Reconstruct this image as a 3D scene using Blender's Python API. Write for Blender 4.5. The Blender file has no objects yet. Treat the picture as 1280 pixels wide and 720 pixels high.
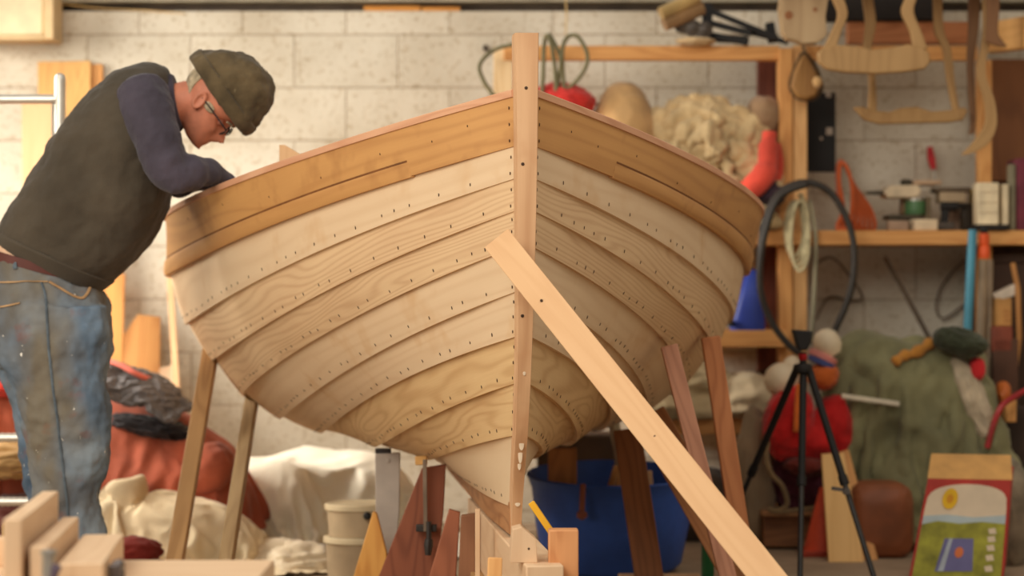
import bpy, bmesh, math, random
from mathutils import Vector, Matrix, noise
from mathutils.bvhtree import BVHTree
R = math.radians
random.seed(7)
SC = bpy.context.scene
COL = SC.collection
F, CH = 3000.0, 1.0                      # focal length in photo pixels, camera height


def P(px, py, D):
    return Vector(((px - 640) / F * D, D, CH + (360 - py) / F * D))


def V(*a):
    return Vector(a)


# ------------------------------------------------------------------ materials
def lin(c):
    out = []
    for v in c:
        v /= 255.0
        out.append(v / 12.92 if v <= 0.04045 else ((v + 0.055) / 1.055) ** 2.4)
    return tuple(out) + (1.0,)


MATS = {}


def _new(name):
    m = bpy.data.materials.new(name)
    m.use_nodes = True
    nt = m.node_tree
    bs = nt.nodes['Principled BSDF']
    return m, nt, bs


def ramp(nt, stops):
    r = nt.nodes.new('ShaderNodeValToRGB')
    e = r.color_ramp.elements
    e[0].position, e[0].color = stops[0]
    e[1].position, e[1].color = stops[-1]
    for p, c in stops[1:-1]:
        x = e.new(p)
        x.color = c
    return r


def math_node(nt, op, a, b=None):
    n = nt.nodes.new('ShaderNodeMath')
    n.operation = op
    for i, v in enumerate((a, b)):
        if v is None:
            continue
        if isinstance(v, (int, float)):
            n.inputs[i].default_value = v
        else:
            nt.links.new(v, n.inputs[i])
    return n.outputs[0]


def mixc(nt, f, a, b, mode='MIX'):
    n = nt.nodes.new('ShaderNodeMix')
    n.data_type = 'RGBA'
    n.blend_type = mode
    for s, v in ((n.inputs[0], f), (n.inputs[6], a), (n.inputs[7], b)):
        if isinstance(v, (int, float)):
            s.default_value = v
        elif isinstance(v, tuple):
            s.default_value = v
        else:
            nt.links.new(v, s)
    return n.outputs[2]


def noise_n(nt, vec, scale, detail=3, rough=.55, dist=0):
    n = nt.nodes.new('ShaderNodeTexNoise')
    n.inputs['Scale'].default_value = scale
    n.inputs['Detail'].default_value = detail
    n.inputs['Roughness'].default_value = rough
    n.inputs['Distortion'].default_value = dist
    if vec is not None:
        nt.links.new(vec, n.inputs['Vector'])
    return n.outputs['Fac']


def coords(nt, kind='Object', scale=(1, 1, 1)):
    t = nt.nodes.new('ShaderNodeTexCoord')
    mp = nt.nodes.new('ShaderNodeMapping')
    mp.inputs['Scale'].default_value = scale
    nt.links.new(t.outputs[kind], mp.inputs['Vector'])
    return mp.outputs[0]


def bump(nt, bs, h, strength, dist=.01):
    b = nt.nodes.new('ShaderNodeBump')
    b.inputs['Strength'].default_value = strength
    b.inputs['Distance'].default_value = dist
    nt.links.new(h, b.inputs['Height'])
    nt.links.new(b.outputs[0], bs.inputs['Normal'])


def plain(name, c, rough=.6, var=.12, scale=9, metal=0.0, bmp=.15, bscale=60, spec=.4):
    """slightly mottled single colour"""
    if name in MATS:
        return MATS[name]
    m, nt, bs = _new(name)
    a = tuple(max(0, v * (1 - var)) for v in c)
    b = tuple(min(255, v * (1 + var)) for v in c)
    co = coords(nt)
    f = noise_n(nt, co, scale)
    r = ramp(nt, [(.3, lin(a)), (.7, lin(b))])
    nt.links.new(f, r.inputs[0])
    nt.links.new(r.outputs[0], bs.inputs['Base Color'])
    bs.inputs['Roughness'].default_value = rough
    bs.inputs['Metallic'].default_value = metal
    bs.inputs['Specular IOR Level'].default_value = spec
    if bmp:
        bump(nt, bs, noise_n(nt, co, bscale, 2), bmp, .004)
    MATS[name] = m
    return m


def wood(name, light, dark, rings=9.0, contrast=.6, stretch=7.0, rough=.6, blotch=None, straight=0.0):
    """sawn timber: UV u runs along the board in metres, v across it"""
    if name in MATS:
        return MATS[name]
    m, nt, bs = _new(name)
    uv = coords(nt, 'UV', (1, stretch, 1))
    base = noise_n(nt, uv, 1.3, 1.5, .4, .3)
    ph = math_node(nt, 'MULTIPLY', base, rings * 12.0)
    if straight:
        sp = nt.nodes.new('ShaderNodeSeparateXYZ')
        nt.links.new(coords(nt, 'UV'), sp.inputs[0])
        ph = math_node(nt, 'ADD', ph, math_node(nt, 'MULTIPLY', sp.outputs[1], straight))
    s = math_node(nt, 'SINE', ph)
    s = math_node(nt, 'MULTIPLY', math_node(nt, 'ADD', s, 1.0), .5)
    s = math_node(nt, 'POWER', s, 2.2)
    fib = noise_n(nt, coords(nt, 'UV', (6, 260, 1)), 1.0, 2)
    big = noise_n(nt, coords(nt, 'UV', (1.2, 3, 1)), 2.2, 3)
    k = math_node(nt, 'ADD', math_node(nt, 'MULTIPLY', s, contrast * .62),
                  math_node(nt, 'MULTIPLY', fib, contrast * .5))
    k = math_node(nt, 'ADD', k, math_node(nt, 'MULTIPLY', math_node(nt, 'SUBTRACT', big, .5), contrast * 1.2))
    r = ramp(nt, [(.0, lin(light)), (1.0, lin(dark))])
    nt.links.new(k, r.inputs[0])
    colr = r.outputs[0]
    if blotch:
        f = noise_n(nt, coords(nt, 'Object', (1, 1, 1)), 5.5, 3, .6)
        rb = ramp(nt, [(.56, (0, 0, 0, 1)), (.72, (1, 1, 1, 1))])
        nt.links.new(f, rb.inputs[0])
        colr = mixc(nt, math_node(nt, 'MULTIPLY', rb.outputs[0], .55), colr, lin(blotch))
    nt.links.new(colr, bs.inputs['Base Color'])
    bs.inputs['Roughness'].default_value = rough
    bs.inputs['Specular IOR Level'].default_value = .35
    bump(nt, bs, k, .12, .003)
    MATS[name] = m
    return m


def cloth(name, c, rough=.9, var=.16, scale=4, weave=0, spots=None):
    if name in MATS:
        return MATS[name]
    m, nt, bs = _new(name)
    co = coords(nt)
    f = noise_n(nt, co, scale, 4)
    r = ramp(nt, [(.3, lin([v * (1 - var) for v in c])), (.72, lin([min(255, v * (1 + var)) for v in c]))])
    nt.links.new(f, r.inputs[0])
    out = r.outputs[0]
    if spots:
        sf = noise_n(nt, co, spots[1], 2)
        rs = ramp(nt, [(spots[2], (0, 0, 0, 1)), (spots[2] + .03, (1, 1, 1, 1))])
        nt.links.new(sf, rs.inputs[0])
        out = mixc(nt, rs.outputs[0], out, lin(spots[0]))
    nt.links.new(out, bs.inputs['Base Color'])
    bs.inputs['Roughness'].default_value = rough
    bs.inputs['Specular IOR Level'].default_value = .15
    bs.inputs['Sheen Weight'].default_value = .15
    h = noise_n(nt, co, weave or 140, 2)
    bump(nt, bs, h, .35 if weave else .2, .004)
    MATS[name] = m
    return m


# ------------------------------------------------------------------ mesh builder
class MB:
    def __init__(s):
        s.bm = bmesh.new()
        s.uv = s.bm.loops.layers.uv.new('UVMap')
        s.seed = V(random.uniform(0, 40), random.uniform(0, 40))

    def face(s, vs, uvs=None, mi=0):
        try:
            f = s.bm.faces.new(vs)
        except ValueError:
            return None
        f.material_index = mi
        f.smooth = True
        if uvs:
            for l, u in zip(f.loops, uvs):
                l[s.uv].uv = (u[0] + s.seed.x, u[1] + s.seed.y)
        return f

    def verts(s, pts):
        return [s.bm.verts.new(p) for p in pts]

    def grid(s, rows, closed=False, mi=0, uvf=None, caps=False, uscale=1.0):
        """rows: list of rings (lists of points). closed: rings wrap round"""
        vr = [s.verts(r) for r in rows]
        n = len(rows[0])
        ul = 0.0
        per = [0.0]
        for j in range(1, n + 1):
            per.append(per[-1] + (Vector(rows[0][j % n]) - Vector(rows[0][j - 1])).length)
        for i in range(len(rows) - 1):
            du = sum((Vector(rows[i + 1][j]) - Vector(rows[i][j])).length for j in (0, n // 2)) / 2
            for j in range(n if closed else n - 1):
                k = (j + 1) % n
                s.face([vr[i][j], vr[i][k], vr[i + 1][k], vr[i + 1][j]],
                       [(ul, per[j]), (ul, per[j + 1]), (ul + du, per[j + 1]), (ul + du, per[j])], mi)
            ul += du
        if caps and closed:
            s.face(list(reversed(vr[0])), [(p.co.z, p.co.x) for p in reversed(vr[0])], mi)
            s.face(vr[-1], [(p.co.z, p.co.x) for p in vr[-1]], mi)
        return vr

    def beam(s, a, b, w, h, up=None, mi=0, w2=None, h2=None):
        """rectangular bar from a to b: w across, h along 'up'"""
        a, b = Vector(a), Vector(b)
        d = (b - a).normalized()
        up = Vector(up) if up else (V(0, 0, 1) if abs(d.z) < .8 else V(0, 1, 0))
        sd = d.cross(up).normalized()
        up = sd.cross(d).normalized()
        rows = []
        for p, ww, hh in ((a, w, h), (b, w2 or w, h2 or h)):
            rows.append([p + sd * x * ww / 2 + up * y * hh / 2 for x, y in ((-1, -1), (-1, 1), (1, 1), (1, -1))])
        s.grid(rows, True, mi, caps=True)
        s.seed += V(.37, .81)
        return s

    def box(s, c, size, rz=0.0, mi=0, mat=None):
        c = Vector(c)
        m = mat or Matrix.Rotation(rz, 3, 'Z')
        x, y, z = size
        if x >= z:
            s.beam(c - m @ V(x / 2, 0, 0), c + m @ V(x / 2, 0, 0), y, z, m @ V(0, 0, 1), mi)
        else:
            s.beam(c - m @ V(0, 0, z / 2), c + m @ V(0, 0, z / 2), x, y, m @ V(0, 1, 0), mi)
        return s

    def tube(s, pts, r, n=8, closed=False, mi=0, flat=1.0):
        pts = [Vector(p) for p in pts]
        N = len(pts)
        rr = r if isinstance(r, (list, tuple)) else [r] * N
        rows = []
        nrm = None
        for i, p in enumerate(pts):
            if closed:
                t = pts[(i + 1) % N] - pts[i - 1]
            else:
                t = pts[min(i + 1, N - 1)] - pts[max(i - 1, 0)]
            t.normalize()
            if nrm is None:
                nrm = t.orthogonal().normalized()
            nrm = (nrm - t * nrm.dot(t)).normalized()
            bn = t.cross(nrm)
            rows.append([p + (nrm * math.cos(q) + bn * math.sin(q) * flat) * rr[i]
                         for q in (2 * math.pi * k / n for k in range(n))])
        if closed:
            rows.append(rows[0])
            s.grid(rows, True, mi)
            bmesh.ops.remove_doubles(s.bm, verts=s.bm.verts, dist=1e-6)
        else:
            s.grid(rows, True, mi, caps=True)
        return s

    def lathe(s, prof, origin, axis=None, n=28, mi=0, sx=1.0, sy=1.0):
        """prof: (r, z) pairs; axis: 3x3 matrix"""
        m = axis or Matrix.Identity(3)
        o = Vector(origin)
        rows = [[o + m @ V(r * math.cos(q) * sx, r * math.sin(q) * sy, z) for q in (2 * math.pi * k / n for k in range(n))]
                for r, z in prof]
        s.grid(rows, True, mi, caps=True)
        return s

    def prism(s, poly, depth, mi=0):
        """poly: 3-D points, extruded by vector depth"""
        d = Vector(depth)
        s.grid([[Vector(p) for p in poly], [Vector(p) + d for p in poly]], True, mi, caps=True)
        return s

    def blob(s, c, rad, seed=0, amp=.25, freq=(3, 3, 3), sub=5, floor=None, mi=0, fine=.35, rot=0.0, sq=1.0):
        """crumpled cloth / heap"""
        t = bmesh.new()
        bmesh.ops.create_icosphere(t, subdivisions=sub, radius=1)
        off = V(seed * 7.3, seed * 3.1, seed * 5.7)
        fr = Vector(freq)
        m = Matrix.Rotation(rot, 3, 'Y')
        mp = {}
        for v in t.verts:
            n = v.co.normalized()
            q = V(n.x * fr.x, n.y * fr.y, n.z * fr.z) + off
            w = q + V(noise.noise(q * .7), noise.noise(q * .7 + V(5, 1, 2)), noise.noise(q * .7 + V(1, 9, 4))) * .8
            f = (1 - 2 * abs(noise.noise(w))) * .6 + (1 - 2 * abs(noise.noise(w * 2.1))) * fine + noise.noise(q * .5) * .8
            p = V(*(math.copysign(abs(x) ** sq, x) for x in n))
            p = p * (1 + amp * f)
            p = m @ V(p.x * rad[0], p.y * rad[1], p.z * rad[2]) + Vector(c)
            if floor is not None and p.z < floor:
                p.z = floor + .0005 * (p.z - floor)
            mp[v] = s.bm.verts.new(p)
        for f in t.faces:
            nf = s.bm.faces.new([mp[v] for v in f.verts])
            nf.smooth = True
            nf.material_index = mi
        t.free()
        return s

    def build(s, name, mats, parent=None, bevel=0.0, sharp=38, sub=0):
        bmesh.ops.recalc_face_normals(s.bm, faces=s.bm.faces)
        me = bpy.data.meshes.new(name)
        s.bm.to_mesh(me)
        s.bm.free()
        for m in (mats if isinstance(mats, (list, tuple)) else [mats]):
            me.materials.append(m)
        if sharp:
            me.set_sharp_from_angle(angle=R(sharp))
        o = bpy.data.objects.new(name, me)
        COL.objects.link(o)
        if bevel:
            md = o.modifiers.new('edge', 'BEVEL')
            md.width = bevel
            md.segments = 2
            md.limit_method = 'ANGLE'
            md.angle_limit = R(50)
        if sub:
            md = o.modifiers.new('smooth', 'SUBSURF')
            md.levels = md.render_levels = sub
        if parent:
            o.parent = parent
            if parent.type == 'EMPTY':
                o.matrix_parent_inverse = Matrix.Translation(-parent.location)
        return o


def thing(name, label, cat, loc, group=None):
    o = bpy.data.objects.new(name, None)
    o.empty_display_size = .05
    COL.objects.link(o)
    o.location = loc
    return tag(o, label, cat, group)


def tag(o, label, cat, group=None, kind=None):
    o['label'] = label
    o['category'] = cat
    if group:
        o['group'] = group
    if kind:
        o['kind'] = kind
    return o


def structure(o):
    o['kind'] = 'structure'
    return o


def loft_rows(rings, n=28, ex=2.0):
    rows = []
    for c, a, b in rings:
        row = []
        for k in range(n):
            q = 2 * math.pi * k / n
            cx, sy = math.cos(q), math.sin(q)
            cx = math.copysign(abs(cx) ** (2 / ex), cx)
            sy = math.copysign(abs(sy) ** (2 / ex), sy)
            row.append(Vector(c) + Vector(a) * cx + Vector(b) * sy)
        rows.append(row)
    return rows


def smooth_path(pts, n=8, closed=False):
    """Catmull-Rom through points"""
    pts = [Vector(p) for p in pts]
    N = len(pts)
    out = []
    segs = N if closed else N - 1
    for i in range(segs):
        p0 = pts[(i - 1) % N] if closed or i > 0 else pts[0]
        p1, p2 = pts[i], pts[(i + 1) % N]
        p3 = pts[(i + 2) % N] if closed or i + 2 < N else pts[-1]
        for k in range(n):
            t = k / n
            out.append(.5 * ((2 * p1) + (p2 - p0) * t + (2 * p0 - 5 * p1 + 4 * p2 - p3) * t * t + (3 * p1 - p0 - 3 * p2 + p3) * t ** 3))
    if not closed:
        out.append(pts[-1])
    return out


# palette -----------------------------------------------------------
LARCH = wood('larch_pale', (226, 198, 162), (200, 162, 122), 1.4, .34, 8, blotch=(206, 164, 116), straight=170)
LARCH2 = wood('larch_straight', (226, 194, 152), (178, 130, 92), 4.5, .46, 9, straight=460)
PINE = wood('pine_figured', (222, 188, 138), (182, 136, 88), 5.0, .62, 7)
GREYW = wood('larch_bare', (228, 202, 166), (206, 170, 130), 1.2, .35, 6)
GOLD = wood('sheer_oiled', (206, 154, 94), (170, 116, 66), 1.6, .5, 9, rough=.5, blotch=(156, 104, 58), straight=120)
RAIL = wood('rail_pink', (220, 170, 134), (192, 132, 98), 5, .6, 9)
STEMW = wood('stem_oak', (224, 182, 140), (184, 134, 94), 3, .6, 9, blotch=(200, 148, 106))
KEELW = wood('keel_wood', (190, 140, 96), (140, 92, 58), 5, .7, 9)
RIVET = plain('rivet_copper', (70, 50, 36), .5, .2, metal=.3, bmp=0)
FILLER = plain('white_filler', (228, 208, 180), .8, .06)
DEAL = wood('new_pine', (222, 180, 134), (204, 156, 110), 3, .45, 8)
DEAL2 = wood('shelf_pine', (222, 164, 98), (190, 126, 66), 5, .7, 7)
DEAL3 = wood('pale_sawn', (228, 196, 160), (206, 166, 126), 3, .45, 7)
OLDW = wood('old_prop', (190, 148, 98), (150, 108, 66), 5, .7, 8)
REDW = wood('red_prop', (200, 134, 88), (160, 96, 58), 5, .7, 8)
DARKW = wood('dark_prop', (150, 96, 56), (112, 68, 38), 5, .7, 8)
MAHOG = wood('mahogany', (142, 82, 56), (102, 52, 34), 4, .7, 7)
BLACK = plain('black_plastic', (24, 22, 21), .65, .2)
STEEL = plain('brushed_steel', (190, 186, 178), .32, .05, metal=.9)
ALU = plain('aluminium', (220, 214, 202), .35, .05, metal=.75)
def drape(name, size, n, start, bodies, frames, seed=0, wave=.06, wfreq=5.0, ground=0.0, rz=0.0, tilt=0.0, squeeze=1.0, mats=None, thick=.004, sub=1, wallx=None, wally=None, bend=.4):
    """lay a slack sheet over bodies (ellipsoids) with the cloth solver and keep the settled shape"""
    bm = bmesh.new()
    bmesh.ops.create_grid(bm, x_segments=n, y_segments=max(8, int(n * size[1] / size[0])), size=.5)
    m = Matrix.Rotation(rz, 3, 'Z') @ Matrix.Rotation(tilt, 3, 'X')
    for v in bm.verts:
        x, y = v.co.x * size[0], v.co.y * size[1]
        q = V(x * wfreq, y * wfreq, seed * 3.7)
        h_ = wave * (noise.noise(q) + .5 * noise.noise(q * 2.1))
        v.co = m @ V(x * squeeze, y * squeeze, h_) + Vector(start)
    me = bpy.data.meshes.new(name)
    bm.to_mesh(me)
    bm.free()
    o = bpy.data.objects.new(name, me)
    COL.objects.link(o)
    tmp = []

    def collider(mesh, fr=25.0):
        c = bpy.data.objects.new('sim_body', mesh)
        COL.objects.link(c)
        c.modifiers.new('hit', 'COLLISION')
        c.collision.thickness_outer = .006
        c.collision.cloth_friction = fr
        tmp.append(c)
    for c, r_ in bodies:
        b_ = bmesh.new()
        bmesh.ops.create_icosphere(b_, subdivisions=3, radius=1)
        for v in b_.verts:
            v.co = V(v.co.x * r_[0], v.co.y * r_[1], v.co.z * r_[2]) + Vector(c)
        mm = bpy.data.meshes.new('sim_body')
        b_.to_mesh(mm)
        b_.free()
        collider(mm)
    def slab(pts):
        mm = bpy.data.meshes.new('sim_body')
        mm.from_pydata(pts, [], [(0, 1, 2, 3)])
        collider(mm)
    slab([(-5, 3, ground), (5, 3, ground), (5, 12, ground), (-5, 12, ground)])
    if wally:
        slab([(-5, wally, 0), (-5, wally, 3), (5, wally, 3), (5, wally, 0)])
    md = o.modifiers.new('cloth', 'CLOTH')
    s = md.settings
    s.quality = 4
    s.mass = .25
    s.tension_stiffness = s.compression_stiffness = 12
    s.shear_stiffness = 5
    s.bending_stiffness = bend
    s.air_damping = 1.5
    cs = md.collision_settings
    cs.use_collision = True
    cs.distance_min = .006
    cs.use_self_collision = True
    cs.self_distance_min = .007
    cs.collision_quality = 2
    md.point_cache.frame_start = 1
    md.point_cache.frame_end = frames + 2
    for f in range(1, frames + 1):
        SC.frame_set(f)
    d_ = bpy.context.evaluated_depsgraph_get()
    res = bpy.data.meshes.new_from_object(o.evaluated_get(d_))
    o.modifiers.remove(md)
    o.data = res
    bpy.data.meshes.remove(me)
    res.name = name
    for p in res.polygons:
        p.use_smooth = True
    for c in tmp:
        mm = c.data
        bpy.data.objects.remove(c)
        bpy.data.meshes.remove(mm)
    SC.frame_set(1)
    if mats:
        res.materials.append(mats)
    if thick:
        md = o.modifiers.new('thick', 'SOLIDIFY')
        md.thickness = thick
    if sub:
        md = o.modifiers.new('smooth', 'SUBSURF')
        md.levels = md.render_levels = sub
    return o
# ------------------------------------------------------------------ room
m, nt, bs = _new('painted_blockwork')
tc = nt.nodes.new('ShaderNodeTexCoord')
sep = nt.nodes.new('ShaderNodeSeparateXYZ')
cmb = nt.nodes.new('ShaderNodeCombineXYZ')
nt.links.new(tc.outputs['Object'], sep.inputs[0])
nt.links.new(math_node(nt, 'ADD', sep.outputs[0], 20.94 + .004), cmb.inputs[0])
nt.links.new(math_node(nt, 'ADD', sep.outputs[2], -.055 + .0035), cmb.inputs[1])
br = nt.nodes.new('ShaderNodeTexBrick')
br.inputs['Scale'].default_value = 1
br.inputs['Brick Width'].default_value = .44
br.inputs['Row Height'].default_value = .225
br.inputs['Mortar Size'].default_value = .005
br.inputs['Mortar Smooth'].default_value = .6
br.inputs['Color1'].default_value = lin((220, 212, 194))
br.inputs['Color2'].default_value = lin((210, 202, 184))
br.inputs['Mortar'].default_value = lin((188, 174, 152))
nt.links.new(cmb.outputs[0], br.inputs['Vector'])
pit = noise_n(nt, tc.outputs['Object'], 46, 3, .6)
rp = ramp(nt, [(.0, lin((150, 130, 104))), (.36, lin((200, 180, 150))), (.44, (1, 1, 1, 1))])
nt.links.new(pit, rp.inputs[0])
c1 = mixc(nt, .5, br.outputs['Color'], rp.outputs[0], 'MULTIPLY')
big = noise_n(nt, tc.outputs['Object'], 1.6, 4)
rg = ramp(nt, [(.35, lin((208, 198, 184))), (.6, (1, 1, 1, 1))])
nt.links.new(big, rg.inputs[0])
c2 = mixc(nt, .6, c1, rg.outputs[0], 'MULTIPLY')
nt.links.new(c2, bs.inputs['Base Color'])
bs.inputs['Roughness'].default_value = .85
h = math_node(nt, 'ADD', math_node(nt, 'MULTIPLY', br.outputs['Fac'], -1.0), math_node(nt, 'MULTIPLY', pit, .6))
bump(nt, bs, h, .55, .008)
WALLM = m
WY = 10.2

m, nt, bs = _new('concrete_floor')
co = coords(nt)
r = ramp(nt, [(.3, lin((140, 118, 94))), (.7, lin((176, 152, 124)))])
nt.links.new(noise_n(nt, co, 2.5, 6, .65), r.inputs[0])
nt.links.new(r.outputs[0], bs.inputs['Base Color'])
bs.inputs['Roughness'].default_value = .8
bump(nt, bs, noise_n(nt, co, 40, 3), .2, .004)
FLOORM = m

b = MB()
b.box((0, 5.2, -.05), (9.0, 11.0, .1))
structure(b.build('floor', FLOORM))
ZT = CH + (360 - 14) / F * WY
b = MB()
b.box((0, WY + .1, ZT / 2), (9.0, .2, ZT))
structure(b.build('wall_back', WALLM))
# dark steel channel and grey sheeting above the blockwork
b = MB()
b.box((0, WY + .13, ZT + .018), (9.0, .1, .036))
structure(b.build('trim_1', plain('dark_channel', (92, 78, 66), .7)))
b = MB()
b.box((0, WY + .06, ZT + .036 + .15), (9.0, .2, .3))
structure(b.build('trim_2', plain('grey_sheeting', (150, 142, 122), .7)))
b = MB()
b.box((-4.4, 5.2, 1.6), (.2, 11.0, 3.2))
structure(b.build('wall_left', WALLM))
b = MB()
b.box((4.4, 5.2, 1.6), (.2, 11.0, 3.2))
structure(b.build('wall_right', WALLM))

# ------------------------------------------------------------------ boat
TH, X0 = 0.092807, 0.038
SL = 2.3
Q = [[1.8899, -0.8591, 0.03, -0.0188, -0.0628, 0.0046, -0.3922, 0.0158, 0.1217], [1.7867, -0.8964, 0.0344, 0.0323, 0.03, 0.0043, -0.4144, 0.013, 0.0897], [1.7319, -0.873, 0.0276, 0.0214, 0.0158, 0.0048, -0.5119, -0.0685, 0.1795], [1.6207, -0.8266, 0.025, 0.0142, 0.0007, 0.0011, -0.5739, -0.1343, 0.2636], [1.404, -0.7256, 0.08, 0.0275, -0.0612, 0.0023, -0.5725, -0.0673, 0.1582], [1.1995, -0.6738, 0.0439, 0.0391, -0.0103, 0.0008, -0.5274, -0.1039, 0.1839], [0.9862, -0.5791, -0.0101, 0.0133, 0.045, -0.0038, -0.4204, -0.1256, 0.1616], [0.7545, -0.4597, -0.0597, -0.0009, 0.0357, -0.0041, -0.4057, -0.1859, 0.3159], [0.4797, -0.3265, -0.2348, -0.0858, 0.2427, -0.0113, -0.2841, -0.1387, 0.2746], [0.1048, -0.0483, -0.0184, 0.002, -0.0403, -0.0435, -0.0484, 0.0405, 0.0123]]
S0 = [0, 0.0, 0.005, 0.01, 0.015, 0.03, 0.05, 0.085, 0.14, 0.24]
ZS = [1.0 + (360 - y) / 500 for y in (121, 183, 224, 263, 309, 365, 420, 480, 545, 625)]
UMAX = 1.38


def interp(x, xs, ys):
    if xs[0] > xs[-1]:
        xs, ys = xs[::-1], ys[::-1]
    if x <= xs[0]:
        return ys[0]
    for i in range(len(xs) - 1):
        if x <= xs[i + 1]:
            t = (x - xs[i]) / (xs[i + 1] - xs[i])
            return ys[i] + (ys[i + 1] - ys[i]) * t
    return ys[-1]


def half_stem(z):
    return interp(z, [.36, .6, .9, 1.2, 1.7], [.013, .0165, .0195, .025, .0305])


def land(k, u):
    """(s, half breadth, height) of strake edge k"""
    q = Q[k]
    uu = min(u, 1.0)
    bb = .026 + sum(q[i] * uu ** (i + 1) for i in range(5))
    z = ZS[k] + q[5] + sum(q[6 + i] * uu ** (i + 1) for i in range(3))
    if u > 1:
        t = u - 1
        db = sum((i + 1) * q[i] for i in range(5))
        dz = sum((i + 1) * q[6 + i] for i in range(3))
        if k < 9:
            bb = bb * (1 - .75 * t * t) + max(-.05, min(db, .1)) * t * (1 - t)
            z = z + max(min(dz, .03), -.12) * t * .6 + .10 * t * t
        else:
            z = z + 0 * t
            bb = max(.026, bb - .02 * t)
    bb += (half_stem(z) - .0265) * (1 - uu) ** 10
    return S0[k] + .06 + u * SL, bb, z


def boat(s, bb, z, side=1):
    return V(X0 - s * math.sin(TH) + side * bb * math.cos(TH), 6.0 + s * math.cos(TH) + side * bb * math.sin(TH), z)


def pix(p):
    return 640 + F * p.x / p.y, 360 - F * (p.z - CH) / p.y


def hull_at(k, px, side):
    """point on strake edge k whose view direction is px (nearest the bow)"""
    best = None
    prev = None
    for i in range(400):
        u = i / 400 * 1.2
        p = boat(*land(k, u), side)
        x = pix(p)[0]
        if prev is not None and (prev - px) * (x - px) <= 0:
            return p
        if best is None or abs(x - px) < best[0]:
            best = (abs(x - px), p)
        prev = x
    return best[1]


dinghy = thing('clinker_dinghy', 'bare wooden clinker-built dinghy on blocks and props, bow towards the viewer', 'boat', boat(.3, 0, .35, 1))
NU, NV = 90, 5


def lap(u):
    return .004 + .0125 * min(1, u / .10)


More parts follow.
